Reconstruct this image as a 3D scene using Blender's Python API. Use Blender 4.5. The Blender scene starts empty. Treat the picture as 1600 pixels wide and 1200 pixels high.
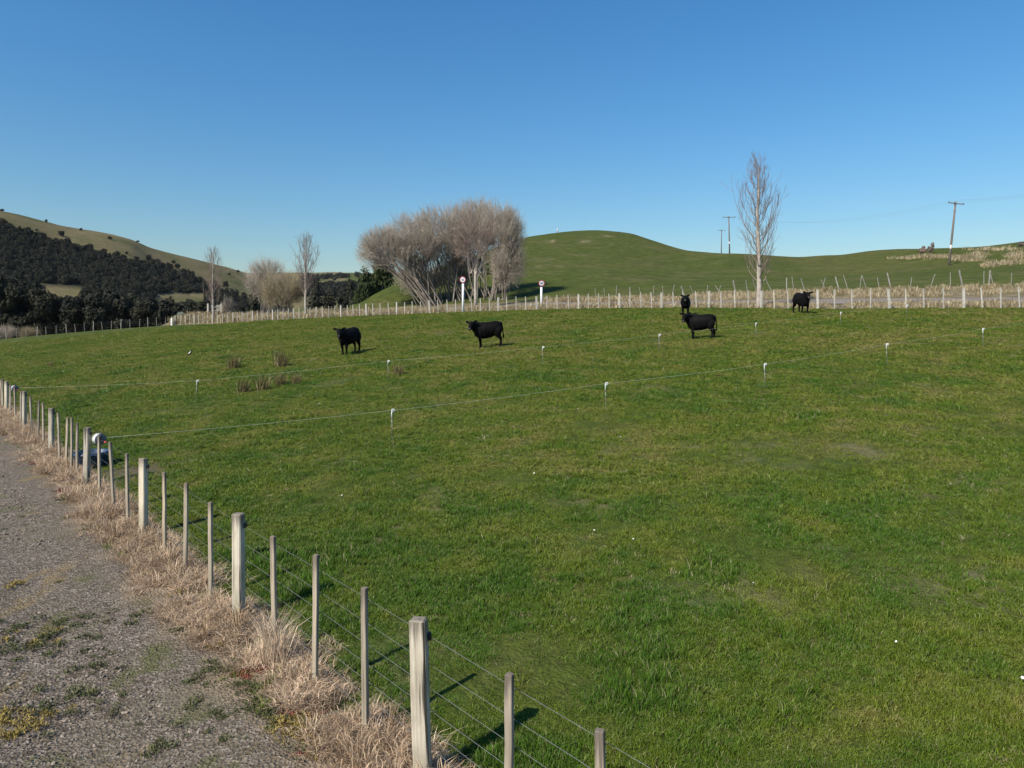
import bpy, bmesh, math, random
import numpy as np
from mathutils import Vector

R = math.radians
rng = np.random.default_rng(11)
random.seed(11)
SC = bpy.context.scene
COL = SC.collection

# ------------------------------------------------------------------ camera
F, HY, CH = 1110.0, 507.0, 3.5          # focal length in photo pixels, horizon row, camera height
cam = bpy.data.cameras.new('camera')
cam.sensor_fit = 'HORIZONTAL'
cam.sensor_width = 36.0
cam.lens = 36.0 * F / 1600.0
cam.shift_y = -(600.0 - HY) / 1600.0
cam.clip_start, cam.clip_end = 0.1, 6000.0
camo = bpy.data.objects.new('camera', cam)
COL.objects.link(camo)
camo.location = (0, 0, CH)
camo.rotation_euler = (R(90), 0, 0)
SC.camera = camo

# ------------------------------------------------------------------ sky and sun
SUN_EL = 43.0
SUN_AZ = (0.70, 0.71)                    # horizontal direction the light travels
world = bpy.data.worlds.new('World')
SC.world = world
world.use_nodes = True
wn = world.node_tree
sky = wn.nodes.new('ShaderNodeTexSky')
sky.sky_type = 'NISHITA'
sky.sun_disc = False
sky.sun_elevation = R(SUN_EL)
sky.sun_rotation = math.atan2(-SUN_AZ[0], -SUN_AZ[1])
sky.altitude = 100.0
sky.air_density = 1.6
sky.dust_density = 0.5
sky.ozone_density = 10.0
bg = wn.nodes['Background']
bg.inputs['Strength'].default_value = 0.096
hsv = wn.nodes.new('ShaderNodeHueSaturation')        # the camera's slightly vivid rendering of blue
hsv.inputs['Saturation'].default_value = 1.17
wn.links.new(sky.outputs['Color'], hsv.inputs['Color'])
wn.links.new(hsv.outputs['Color'], bg.inputs['Color'])
sl = bpy.data.lights.new('sun', 'SUN')
sl.energy = 5.0
sl.angle = R(0.53)
sl.color = (1.0, 0.93, 0.82)
so = bpy.data.objects.new('sun', sl)
COL.objects.link(so)
ce = math.cos(R(SUN_EL))
so.rotation_euler = Vector((SUN_AZ[0] * ce, SUN_AZ[1] * ce, -math.sin(R(SUN_EL)))).to_track_quat('-Z', 'Y').to_euler()
so.location = (-40, -40, 60)
SC.view_settings.view_transform = 'Standard'
SC.view_settings.look = 'None'
SC.view_settings.gamma = 1.0
SC.view_settings.exposure = 0.42
HAZE = 0.00002                           # density of the air
SC.cycles.max_bounces = 6
SC.cycles.volume_bounces = 0
SC.cycles.transparent_max_bounces = 4

# ------------------------------------------------------------------ helpers
def tag(o, label=None, cat=None, group=None, kind=None):
    if label: o['label'] = label
    if cat: o['category'] = cat
    if group: o['group'] = group
    if kind: o['kind'] = kind
    return o

def mesh_from(name, V, faces, smooth=False, mats=(), midx=None, attrs=None):
    """V (n,3); faces: list of arrays (k,3) or (k,4)."""
    me = bpy.data.meshes.new(name)
    V = np.asarray(V, dtype=np.float32).reshape(-1, 3)
    fl = [np.asarray(f, dtype=np.int32) for f in faces if len(f)]
    me.vertices.add(len(V))
    me.vertices.foreach_set('co', V.ravel())
    if fl:
        loops = np.concatenate([f.ravel() for f in fl])
        sizes = np.concatenate([np.full(len(f), f.shape[1], np.int32) for f in fl])
        starts = np.concatenate([[0], np.cumsum(sizes)[:-1]]).astype(np.int32)
        me.loops.add(len(loops))
        me.loops.foreach_set('vertex_index', loops)
        me.polygons.add(len(sizes))
        me.polygons.foreach_set('loop_start', starts)
        me.polygons.foreach_set('loop_total', sizes)
        if smooth:
            me.polygons.foreach_set('use_smooth', np.ones(len(sizes), bool))
        if midx is not None:
            me.polygons.foreach_set('material_index', np.asarray(midx, np.int32))
    for m in mats:
        me.materials.append(m)
    if attrs:
        for k, v in attrs.items():
            v = np.asarray(v)
            if v.ndim == 2:
                a = me.attributes.new(k, 'FLOAT_VECTOR', 'POINT')
                a.data.foreach_set('vector', v.astype(np.float32).ravel())
            elif v.dtype.kind == 'i':
                a = me.attributes.new(k, 'INT', 'POINT')
                a.data.foreach_set('value', v.astype(np.int32))
            else:
                a = me.attributes.new(k, 'FLOAT', 'POINT')
                a.data.foreach_set('value', v.astype(np.float32))
    me.update()
    me.validate()
    return me

def link(name, me, parent=None, loc=None, rot=None):
    o = bpy.data.objects.new(name, me)
    COL.objects.link(o)
    if parent is not None: o.parent = parent
    if loc is not None: o.location = loc
    if rot is not None: o.rotation_euler = rot
    return o

def empty(name, loc, label, cat, group=None, rot=None):
    o = bpy.data.objects.new(name, None)
    COL.objects.link(o)
    o.location = loc
    o.empty_display_size = 0.2
    if rot is not None: o.rotation_euler = rot
    return tag(o, label, cat, group)

def vnoise(x, y, seed=0):
    """smooth value noise 0..1, numpy"""
    xi, yi = np.floor(x).astype(np.int64), np.floor(y).astype(np.int64)
    fx, fy = x - xi, y - yi
    fx, fy = fx * fx * (3 - 2 * fx), fy * fy * (3 - 2 * fy)
    def h(a, b):
        n = (a * 374761393 + b * 668265263 + seed * 974634777) & 0xFFFFFFFF
        n = ((n ^ (n >> 13)) * 1274126177) & 0xFFFFFFFF
        return ((n ^ (n >> 16)) & 0xFFFF) / 65535.0
    return (h(xi, yi) * (1 - fx) + h(xi + 1, yi) * fx) * (1 - fy) + (h(xi, yi + 1) * (1 - fx) + h(xi + 1, yi + 1) * fx) * fy

def fbm(x, y, seed=0, oct=4):
    s, a, t = 0, 0.5, 0
    for i in range(oct):
        s = s + a * vnoise(x * 2 ** i, y * 2 ** i, seed + i * 17)
        t += a; a *= 0.5
    return s / t

# ------------------------------------------------------------------ material helpers
def new_mat(name, rough=0.9, spec=0.2):
    m = bpy.data.materials.new(name)
    m.use_nodes = True
    nt = m.node_tree
    b = nt.nodes['Principled BSDF']
    b.inputs['Roughness'].default_value = rough
    b.inputs['Specular IOR Level'].default_value = spec
    return m, nt, b

def nd(nt, t, **kw):
    n = nt.nodes.new(t)
    for k, v in kw.items():
        if k in n.inputs.keys() if isinstance(k, str) else False:
            n.inputs[k].default_value = v
        else:
            setattr(n, k, v)
    return n

def noise(nt, vec, scale, detail=4, rough=0.55):
    n = nt.nodes.new('ShaderNodeTexNoise')
    n.inputs['Scale'].default_value = scale
    n.inputs['Detail'].default_value = detail
    n.inputs['Roughness'].default_value = rough
    if vec is not None: nt.links.new(vec, n.inputs['Vector'])
    return n.outputs['Fac']

def ramp(nt, fac, stops, interp='LINEAR'):
    r = nt.nodes.new('ShaderNodeValToRGB')
    r.color_ramp.interpolation = interp
    e = r.color_ramp.elements
    while len(e) < len(stops): e.new(0.5)
    for el, (p, c) in zip(e, stops):
        el.position = p
        el.color = (c, c, c, 1) if not hasattr(c, '__len__') else (*c, 1)
    nt.links.new(fac, r.inputs['Fac'])
    return r.outputs['Color']

def mix(nt, fac, a, b, mode='MIX'):
    m = nt.nodes.new('ShaderNodeMix')
    m.data_type = 'RGBA'; m.blend_type = mode
    for s, v in ((0, fac), (6, a), (7, b)):
        if hasattr(v, 'is_linked') or hasattr(v, 'links'):
            nt.links.new(v, m.inputs[s])
        else:
            m.inputs[s].default_value = v if s == 0 else ((*v, 1) if len(v) == 3 else v)
    return m.outputs[2]

def mth(nt, op, a, b=None):
    m = nt.nodes.new('ShaderNodeMath')
    m.operation = op
    for i, v in enumerate((a, b)):
        if v is None: continue
        if hasattr(v, 'links'): nt.links.new(v, m.inputs[i])
        else: m.inputs[i].default_value = v
    return m.outputs[0]

def bump(nt, b, height, strength=0.5, dist=0.05):
    n = nt.nodes.new('ShaderNodeBump')
    n.inputs['Strength'].default_value = strength
    n.inputs['Distance'].default_value = dist
    nt.links.new(height, n.inputs['Height'])
    nt.links.new(n.outputs['Normal'], b.inputs['Normal'])

def wpos(nt): return nt.nodes.new('ShaderNodeNewGeometry').outputs['Position']
def opos(nt): return nt.nodes.new('ShaderNodeTexCoord').outputs['Object']
def vscale(nt, vec, s):
    n = nt.nodes.new('ShaderNodeMapping')
    n.inputs['Scale'].default_value = s
    nt.links.new(vec, n.inputs['Vector'])
    return n.outputs['Vector']
def attr(nt, name, kind='GEOMETRY'):
    n = nt.nodes.new('ShaderNodeAttribute')
    n.attribute_name = name; n.attribute_type = kind
    return n.outputs['Fac']
def setc(nt, b, c):
    if hasattr(c, 'links'): nt.links.new(c, b.inputs['Base Color'])
    else: b.inputs['Base Color'].default_value = (*c, 1)

def plain(name, c, rough=0.7, spec=0.3, var=0.0, scale=8, metal=0.0):
    m, nt, b = new_mat(name, rough, spec)
    b.inputs['Metallic'].default_value = metal
    if var:
        n = noise(nt, opos(nt), scale, 4)
        lo = tuple(max(0, v * (1 - var)) for v in c); hi = tuple(v * (1 + var) for v in c)
        setc(nt, b, ramp(nt, n, [(0.3, lo), (0.7, hi)]))
    else:
        setc(nt, b, c)
    return m

# ------------------------------------------------------------------ terrain shape
FT = np.array([-.648, .761]); FN = np.array([.761, .648])      # along / across the driveway fence
FO = np.array([-.67, 5.37])
CF = np.array([0.05952406, 0.04525678, -0.02741527, 0.10716078, -0.0522237, -0.02745215])
def fence_ds(x, y):
    return (x - FO[0]) * FN[0] + (y - FO[1]) * FN[1], (x - FO[0]) * FT[0] + (y - FO[1]) * FT[1]
def zpad(x, y):
    d, s = fence_ds(np.asarray(x, float), np.asarray(y, float))
    s = np.clip(s, -16, 95)
    d = np.clip(d, 0, 75)
    return CF[0]*d + CF[1]*d*d/50 + CF[2]*d**3/2500 + CF[3]*d*s/50 + CF[4]*d*d*s/2500 + CF[5]*d*s*s/2500

def pchip(xk, yk, x):
    xk, yk = np.asarray(xk, float), np.asarray(yk, float)
    h = np.diff(xk); dl = np.diff(yk) / h
    m = np.zeros_like(yk)
    for i in range(1, len(xk) - 1):
        if dl[i-1] * dl[i] > 0:
            w1, w2 = 2*h[i] + h[i-1], h[i] + 2*h[i-1]
            m[i] = (w1 + w2) / (w1 / dl[i-1] + w2 / dl[i])
    m[0], m[-1] = dl[0], dl[-1]
    x = np.clip(np.asarray(x, float), xk[0], xk[-1])
    i = np.clip(np.searchsorted(xk, x) - 1, 0, len(xk) - 2)
    t = (x - xk[i]) / h[i]
    return ((2*t**3 - 3*t*t + 1)*yk[i] + (t**3 - 2*t*t + t)*h[i]*m[i] + (-2*t**3 + 3*t*t)*yk[i+1] + (t**3 - t*t)*h[i]*m[i+1])

FENCE_PX = [-500, 0, 40, 150, 270, 330, 478, 600, 700, 850, 925, 1070, 1186, 1300, 1450, 1577, 1700, 2100]
FENCE_Y = [110, 109, 108, 106, 104, 99, 87, 79, 75, 69, 66.5, 60, 55.5, 51.5, 49.5, 48, 46.5, 43]
def fence_Y(px): return pchip(FENCE_PX, FENCE_Y, px)

def Z(Y, py): return CH - (py - HY) / F * Y
# beyond the roadside fence: per direction, the land's profile as (distance, height)
def prof_right(dv, rd, bk, mid, crest):
    """dv, rd, bk: (offset beyond fence, row); mid/crest: (distance, row)"""
    return ('r', dv, rd, bk, mid, crest)
PROF = {
    2100: prof_right((4, 474), (11, 462), (16, 436), (75, 405), (115, 352)),
    1700: prof_right((4, 474), (11, 462), (16.5, 442), (80, 408), (122, 372)),
    1600: prof_right((4, 474), (11, 463), (17, 445), (88, 412), (132, 381)),
    1540: prof_right((4, 474), (11, 464), (17, 447), (95, 416), (142, 388)),
    1450: prof_right((4, 474), (11, 465), (17.5, 450), (100, 422), (155, 391.5)),
    1400: prof_right((4, 474), (11, 465), (17.5, 451), (105, 424), (165, 392.5)),
    1350: prof_right((4, 475), (11, 466), (17.5, 452), (108, 427), (180, 397)),
    1300: prof_right((4, 475), (11, 466), (17.5, 453), (112, 430), (190, 403)),
    1260: prof_right((4, 475), (11, 467), (17.5, 454), (112, 431), (190, 405)),
    1186: prof_right((4, 476), (11, 468), (17.5, 457), (112, 430), (178, 401)),
    1138: prof_right((4, 476), (11, 469), (17.5, 460), (115, 430), (172, 398.5)),
    1100: prof_right((4, 476), (11, 469), (17.5, 461), (120, 428), (185, 397)),
    1070: prof_right((4, 476), (11, 470), (17.5, 462), (125, 426), (200, 394)),
    1040: prof_right((4, 477), (11, 471), (17.5, 463), (128, 424), (215, 386)),
    1010: prof_right((4, 477), (11, 471), (17.5, 464), (130, 420), (225, 376.5)),
    980: prof_right((4, 477), (11, 471), (17.5, 465), (132, 416), (235, 369.5)),
    925: prof_right((4, 477), (11, 472), (17.5, 466), (132, 413), (240, 366)),
    880: prof_right((4, 478), (11, 472), (17.5, 467), (130, 414), (235, 368)),
    850: prof_right((4, 478), (11, 473), (17.5, 468), (128, 416), (225, 371.5)),
    820: prof_right((4, 480), (11, 474), (17.5, 470), (125, 420), (212, 377)),
    760: prof_right((4, 483), (11, 478), (17.5, 473), (115, 435), (180, 396)),
    700: prof_right((4, 485.5), (11, 480.5), (17, 475), (108, 447), (150, 415)),
    640: prof_right((4, 488.5), (11, 484), (16, 478), (102, 456), (124, 437)),
    612: prof_right((4, 490), (11, 486), (15.5, 480), (99, 462), (112, 447)),
    585: prof_right((4, 491), (11, 487.5), (15, 483), (98, 470), (107, 460)),
    555: prof_right((4, 491.5), (11, 488.5), (14, 486), (99, 480), (105, 475)),
}
# left: (distance, height) from the fence on:  verge, verge end, lip, valley side, valley ..., hill, ridge, behind
SKYL = [(-500, 262), (-200, 296), (0, 331), (30, 338), (60, 345), (100, 355), (130, 358.5), (180, 368), (215, 378), (250, 394),
        (290, 403), (330, 412), (360, 420), (385, 428), (410, 436), (440, 446), (470, 452), (500, 452), (540, 450)]
YCUT = [4, 11, 15]
def left_profile(px):
    yf = float(fence_Y(px)); zf = float(zpad((px - 800) / F * yf, yf))
    sk = float(np.interp(px, [a for a, b in SKYL], [b for a, b in SKYL]))
    w = float(np.clip((px - 240) / 60, 0, 1))            # right of the gate: road verge, left: open edge
    v1 = w * Z(yf + 5, 493) + (1 - w) * (zf - .2)
    v2 = w * Z(yf + 11, 489) + (1 - w) * (zf - 1.0)
    v3 = w * (Z(yf + 15, 489)) + (1 - w) * (zf - 2.0)
    yr = np.interp(px, [-500, 0, 200, 440, 540], [560, 640, 720, 900, 950])
    zr = Z(yr, sk)
    q = float(np.clip((px - 400) / 60, 0, 1))            # towards the valley mouth the land stays higher
    lo = lambda a, Y, row: a * (1 - q) + Z(Y, row) * q
    return [(yf, zf), (yf + 5, v1), (yf + 11, v2), (yf + 15, v3), (150, lo(-3.5, 150, 490)), (190, lo(-7, 190, 488)), (240, lo(-9, 240, 484)), (340, lo(-5, 340, 474)),
            (yr * .78, lo(-5 + (zr + 5) * .5, yr * .78, 460)), (yr, zr), (yr + 220, lo(zr - 25, yr + 220, 448)), (1300, lo(zr * .5, 1300, 443)), (1700, Z(1700, 427)), (2600, -40)]
def right_profile(px):
    yf = float(fence_Y(px)); zf = float(zpad((px - 800) / F * yf, yf))
    _, a, b, c, m, k = PROF[px]
    zc = Z(*k)
    return [(yf, zf), (yf + a[0], Z(yf + a[0], a[1])), (yf + b[0], Z(yf + b[0], b[1])), (yf + c[0], Z(yf + c[0], c[1])),
            (m[0], Z(*m)), (k[0], zc), (k[0] + 25, zc - 2.5), (340, zc - 13 if px > 640 else Z(340, 476)), (741, Z(741, 461)), (950, Z(950, 450)), (1170, Z(1170, 448)), (1300, Z(1300, 443)), (1700, Z(1700, 428)), (2600, -40)]
KPX = sorted([-500, -200, -60, 0, 60, 100, 150, 200, 240, 270, 300, 330, 360, 385, 410, 440, 470, 500, 525] + list(PROF.keys()))
KP = np.array([right_profile(p) if p in PROF else left_profile(p) for p in KPX])      # (cols, rows, 2)
GPX = np.arange(-500, 2101, 4.0)
GP = np.stack([np.stack([pchip(KPX, KP[:, r, c], GPX) for c in range(2)], -1) for r in range(KP.shape[1])], 1)
GP[:, 0, 0] = fence_Y(GPX)
GP[:, 0, 1] = zpad((GPX - 800) / F * GP[:, 0, 0], GP[:, 0, 0])
for i in range(len(GPX)):                                                             # strictly growing distances
    for r in range(1, GP.shape[1]):
        GP[i, r, 0] = max(GP[i, r, 0], GP[i, r-1, 0] + 1.0)
# distance knots for the mesh rows: subdivide each stretch
SUB = [10, 10, 8, 18, 26, 10, 14, 16, 18, 8, 8, 6, 4]
def col_samples(i):
    ys = [GP[i, 0, 0]]
    for r, n in enumerate(SUB):
        a, b = GP[i, r, 0], GP[i, r+1, 0]
        ys += list(a + (b - a) * np.arange(1, n + 1) / n)
    return np.array(ys)
BY = np.stack([col_samples(i) for i in range(len(GPX))])
BZ = np.stack([pchip(GP[i, :, 0], GP[i, :, 1], BY[i]) for i in range(len(GPX))])
BX = (GPX[:, None] - 800) / F * BY
# gentle relief on the hills (none close to the road)
amp = np.clip((BY - 95) / 120, 0, 1) * np.clip(BY / 200, 0, 2.2) * 0.55
relief = (fbm(BX / 26, BY / 26, 3, 4) - .5) * 2 * amp
BZ = BZ + relief
def zt(x, y):
    """terrain height at one point"""
    if y <= 1: return float(zpad(x, y))
    px = 800 + F * x / y
    px = min(max(px, GPX[0]), GPX[-1] - .01)
    if y <= float(fence_Y(px)): return float(zpad(x, y))
    t = (px - GPX[0]) / 4.0
    i = int(t); t -= i
    return (1 - t) * float(np.interp(y, BY[i], BZ[i])) + t * float(np.interp(y, BY[i+1], BZ[i+1]))
def on_ground(px, py, y0=3.0, y1=1500.0):
    """where the line of sight through photo pixel (px, py) meets the land"""
    Y = y0
    last = None
    while Y < y1:
        st = 0.02 * Y
        if zt((px - 800) / F * Y, Y) >= Z(Y, py): break
        last = Y; Y += st
    lo, hi = (last or Y), Y
    for _ in range(18):
        m = (lo + hi) / 2
        if zt((px - 800) / F * m, m) >= Z(m, py): hi = m
        else: lo = m
    x = (px - 800) / F * hi
    return Vector((x, hi, zt(x, hi)))
def at_Y(px, Y):
    x = (px - 800) / F * Y
    return Vector((x, Y, zt(x, Y)))

# ------------------------------------------------------------------ ground materials
def pasture_color(nt, P, dry=0.5, lush=1.0):
    n1 = noise(nt, P, 0.16, 5, .6)
    n2 = noise(nt, P, 0.9, 5, .62)
    n3 = noise(nt, P, 5.5, 4, .6)
    base = ramp(nt, n1, [(.34, (.046, .066, .010)), (.52, (.062, .078, .013)), (.68, (.080, .084, .020))])
    base = mix(nt, ramp(nt, n2, [(.5, 0.0), (.68, .75 * dry)]), base, (.118, .106, .048))
    base = mix(nt, ramp(nt, n2, [(.3, .8 * lush), (.44, 0.0)]), base, (.030, .066, .013))
    return mix(nt, 1.0, base, ramp(nt, n3, [(.25, .55), (.5, .95), (.78, 1.35)]), 'MULTIPLY'), n3

def mat_pasture(name, dry=.5, lush=1.0, bs=.6):
    m, nt, b = new_mat(name, .95, .08)
    P = wpos(nt)
    c, n3 = pasture_color(nt, P, dry, lush)
    mud = attr(nt, 'mud')
    c = mix(nt, mud, c, ramp(nt, noise(nt, P, 7, 4), [(.3, (.045, .032, .022)), (.7, (.13, .10, .07))]))
    dr = attr(nt, 'dryness')
    c = mix(nt, dr, c, ramp(nt, noise(nt, P, 12, 4), [(.3, (.15, .115, .075)), (.7, (.32, .26, .18))]))
    setc(nt, b, c)
    h = mth(nt, 'ADD', n3, noise(nt, P, 22, 3))
    bump(nt, b, h, bs, .08)
    return m

def mat_hill(name, tint):
    m, nt, b = new_mat(name, .95, .06)
    P = wpos(nt)
    flat = vscale(nt, P, (1, 1, 3.5))
    n1 = noise(nt, P, 0.02, 5, .6)
    n2 = noise(nt, flat, 0.12, 6, .65)
    n3 = noise(nt, flat, 0.9, 5, .65)
    base = ramp(nt, n1, tint)
    base = mix(nt, ramp(nt, n2, [(.52, 0.0), (.72, .7)]), base, (.112, .098, .045))
    base = mix(nt, ramp(nt, n2, [(.28, .6), (.45, 0.0)]), base, (.046, .066, .018))
    n4 = noise(nt, vscale(nt, P, (1, 1, 6)), 0.42, 6, .72)
    base = mix(nt, 1.0, base, ramp(nt, n3, [(.25, .60), (.5, .97), (.78, 1.36)]), 'MULTIPLY')
    base = mix(nt, 1.0, base, ramp(nt, n4, [(.3, .72), (.5, 1.0), (.72, 1.25)]), 'MULTIPLY')
    bare = mth(nt, 'MULTIPLY', attr(nt, 'bare'), ramp(nt, n3, [(.38, 0.0), (.52, 1.0)]))
    base = mix(nt, bare, base, (.23, .185, .115))
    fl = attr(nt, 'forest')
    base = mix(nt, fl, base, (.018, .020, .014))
    setc(nt, b, base)
    bump(nt, b, mth(nt, 'ADD', n3, n2), .55, .5)
    return m

M = {}
M['pasture'] = mat_pasture('pasture_turf')
M['hill'] = mat_hill('hill_pasture', [(.34, (.054, .070, .015)), (.52, (.064, .076, .017)), (.68, (.084, .083, .023))])
M['hill_left'] = mat_hill('dry_hill_pasture', [(.36, (.075, .085, .030)), (.5, (.124, .106, .050)), (.64, (.158, .128, .068))])
# verge: dead grass over soil
m, nt, b = new_mat('dead_grass_verge', .95, .06)
P = wpos(nt)
n = noise(nt, P, 1.1, 6, .65)
c = ramp(nt, n, [(.3, (.075, .078, .028)), (.45, (.15, .125, .072)), (.7, (.235, .19, .125))])
setc(nt, b, mix(nt, 1.0, c, ramp(nt, noise(nt, P, 9, 4), [(.25, .6), (.75, 1.3)]), 'MULTIPLY'))
bump(nt, b, noise(nt, P, 14, 4), .6, .1)
M['verge'] = m
# road: chip seal
m, nt, b = new_mat('road_chip_seal', .9, .2)
P = wpos(nt)
c = ramp(nt, noise(nt, P, .7, 6, .6), [(.3, (.145, .122, .10)), (.7, (.225, .19, .158))])
setc(nt, b, mix(nt, 1.0, c, ramp(nt, noise(nt, P, 30, 3), [(.3, .8), (.7, 1.2)]), 'MULTIPLY'))
bump(nt, b, noise(nt, P, 60, 2), .3, .02)
M['road'] = m
# driveway: crushed metal with moss and weeds
m, nt, b = new_mat('driveway_gravel', .95, .15)
P = wpos(nt)
vor = nt.nodes.new('ShaderNodeTexVoronoi'); vor.inputs['Scale'].default_value = 34
wob = nt.nodes.new('ShaderNodeVectorMath'); wob.operation = 'ADD'
ntx = nt.nodes.new('ShaderNodeTexNoise'); ntx.inputs['Scale'].default_value = 18
nt.links.new(P, ntx.inputs['Vector'])
sc_ = nt.nodes.new('ShaderNodeVectorMath'); sc_.operation = 'SCALE'; sc_.inputs['Scale'].default_value = .05
nt.links.new(ntx.outputs['Color'], sc_.inputs[0])
nt.links.new(P, wob.inputs[0]); nt.links.new(sc_.outputs[0], wob.inputs[1])
nt.links.new(wob.outputs[0], vor.inputs['Vector'])
sep = nt.nodes.new('ShaderNodeSeparateColor'); nt.links.new(vor.outputs['Color'], sep.inputs[0])
c = ramp(nt, sep.outputs[0], [(0, (.065, .050, .036)), (.5, (.130, .104, .078)), (1, (.245, .205, .162))])
big = noise(nt, P, .55, 6, .62)
c = mix(nt, ramp(nt, big, [(.50, 0.0), (.66, .75)]), c, (.135, .112, .075))
moss = noise(nt, P, 1.15, 6, .66)
c = mix(nt, ramp(nt, moss, [(.55, 0.0), (.66, .8)]), c, (.085, .088, .032))
och = noise(nt, vscale(nt, P, (1.7, .8, 1)), .8, 5, .6)
c = mix(nt, ramp(nt, och, [(.60, 0.0), (.72, .7)]), c, (.24, .165, .055))
edge = attr(nt, 'edge')
c = mix(nt, edge, c, ramp(nt, noise(nt, P, 3.5, 6), [(.3, (.11, .075, .045)), (.5, (.22, .16, .10)), (.7, (.33, .25, .17))]))
setc(nt, b, c)
bump(nt, b, mth(nt, 'ADD', vor.outputs['Distance'], mth(nt, 'MULTIPLY', noise(nt, P, 9, 5), .8)), .8, .03)
M['gravel'] = m

# ------------------------------------------------------------------ the land
def grid_faces(nc, nr, mask=None):
    i = np.arange(nc - 1)[:, None] * nr + np.arange(nr - 1)[None, :]
    q = np.stack([i, i + nr, i + nr + 1, i + 1], -1)
    if mask is not None: q = q[mask]
    return q.reshape(-1, 4)

def gauss(x, y, cx, cy, r): return np.exp(-((x - cx) ** 2 + (y - cy) ** 2) / (r * r))

# paddock: rows from behind the camera up to the roadside fence
back = np.array([-80, -45, -25, -14, -8, -4, -1, 1.0, 3.0])
nr1 = 150
tt = np.linspace(0, 1, nr1)
PY = np.stack([np.concatenate([back[:-1], 3.0 * (fence_Y(p) / 3.0) ** tt]) for p in GPX])
PX = (GPX[:, None] - 800) / F * np.where(PY >= 3, PY, 3 + (3 - PY) * 1.2)
PZ = zpad(PX, PY)
dd, ss = fence_ds(PX, PY)
PZ = PZ + (fbm(PX / 2.3, PY / 2.3, 9, 3) - .5) * .10 * np.clip(dd / 2, 0, 1) * np.clip((fence_Y(GPX)[:, None] - PY) / 4, 0, 1)
PZ = PZ - .3 * np.clip((-dd - .1) / .25, 0, 1) * (dd > -8.7)
mp = on_ground(200, 738)
mud = np.clip(gauss(PX, PY, mp.x + .1, mp.y, .75) * 1.3, 0, 1) * np.clip((fbm(PX * 2, PY * 2, 5) - .25) * 3, 0, 1)
mp2 = on_ground(280, 712)
mud = np.maximum(mud, .55 * gauss(PX, PY, mp2.x, mp2.y, .8) * np.clip((fbm(PX * 2, PY * 2, 6) - .3) * 3, 0, 1))
mud = np.where(mud > .12, mud, 0)
dry = np.clip((fbm(PX / 1.2, PY / 1.2, 21) - .58) * 1.2, 0, .35) * (dd > 0)
dry = np.maximum(dry, np.clip(1 - (dd + .1) / .55, 0, 1) * np.clip((ss + 20) / 4, 0, 1))
me = mesh_from('paddock', np.stack([PX, PY, PZ], -1), [grid_faces(len(GPX), PY.shape[1])], True, [M['pasture']],
               attrs={'mud': mud.ravel(), 'dryness': dry.ravel()})
tag(link('paddock', me), kind='structure')
nr2 = BY.shape[1]
ci = np.cumsum([0] + SUB)
V2 = np.stack([BX, BY, BZ], -1)
fy = fence_Y(GPX)[:, None]
pyc = HY - F * (BZ - CH) / BY                                             # photo row of each land vertex
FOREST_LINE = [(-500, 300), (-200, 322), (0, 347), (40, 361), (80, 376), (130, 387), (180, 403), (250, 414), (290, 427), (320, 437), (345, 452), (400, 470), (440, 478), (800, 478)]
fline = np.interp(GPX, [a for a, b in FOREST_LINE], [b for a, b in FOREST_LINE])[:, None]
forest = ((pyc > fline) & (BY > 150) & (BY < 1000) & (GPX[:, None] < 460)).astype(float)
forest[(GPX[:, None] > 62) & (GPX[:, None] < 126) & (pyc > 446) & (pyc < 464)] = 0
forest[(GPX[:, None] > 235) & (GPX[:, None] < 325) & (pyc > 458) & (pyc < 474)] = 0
bare = np.zeros_like(BX)
for (px, py, rx, ry) in [(915, 378, 9, 1.2), (905, 383, 5, .8), (945, 369.5, 9, .9), (922, 372, 5, .8), (862, 377, 4, .8), (953, 383, 4, .7), (850, 405, 12, 1.0), (875, 416, 9, .9), (840, 418, 10, 1.0)]:
    bare = np.maximum(bare, np.clip(1.5 * np.exp(-((GPX[:, None] - px) / rx) ** 2 - ((pyc - py) / ry) ** 2), 0, 1) * (BY > 110) * (BY < 245) * (.9 if py < 390 else .4))
cm = np.broadcast_to(((GPX[:-1] + GPX[1:]) / 2 < 540)[:, None], (len(GPX) - 1, nr2 - 1))
rm = np.broadcast_to((np.arange(nr2 - 1) < ci[3])[None, :], cm.shape)
at = {'forest': forest.ravel(), 'bare': bare.ravel()}
def sub_obj(name, mask, mat):
    q = grid_faces(len(GPX), nr2, mask)
    u, inv = np.unique(q.ravel(), return_inverse=True)
    me = mesh_from(name, V2.reshape(-1, 3)[u], [inv.reshape(-1, 4)], True, [mat], attrs={k: v[u] for k, v in at.items()})
    return tag(link(name, me), kind='structure')
sub_obj('roadside_verge', rm, M['verge'])
sub_obj('green_hill', ~rm & ~cm, M['hill'])
sub_obj('far_hills', ~rm & cm, M['hill_left'])

# road: a strip lying on the verge
rp = np.arange(300, 2060, 6.0)
rows = np.linspace(0, 1, 9)
RV = []
for p in rp:
    yf = float(fence_Y(p))
    w = float(np.interp(p, [560, 800, 1100], [.35, .55, 1]))
    for t in rows:
        Y = yf + 6.0 - 2.2 * w + t * (3.8 + 2.4 * w)
        x = (p - 800) / F * Y
        RV.append((x, Y, zt(x, Y) + .03))
me = mesh_from('road', RV, [grid_faces(len(rp), len(rows))], True, [M['road']])
tag(link('road', me), kind='structure')

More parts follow.
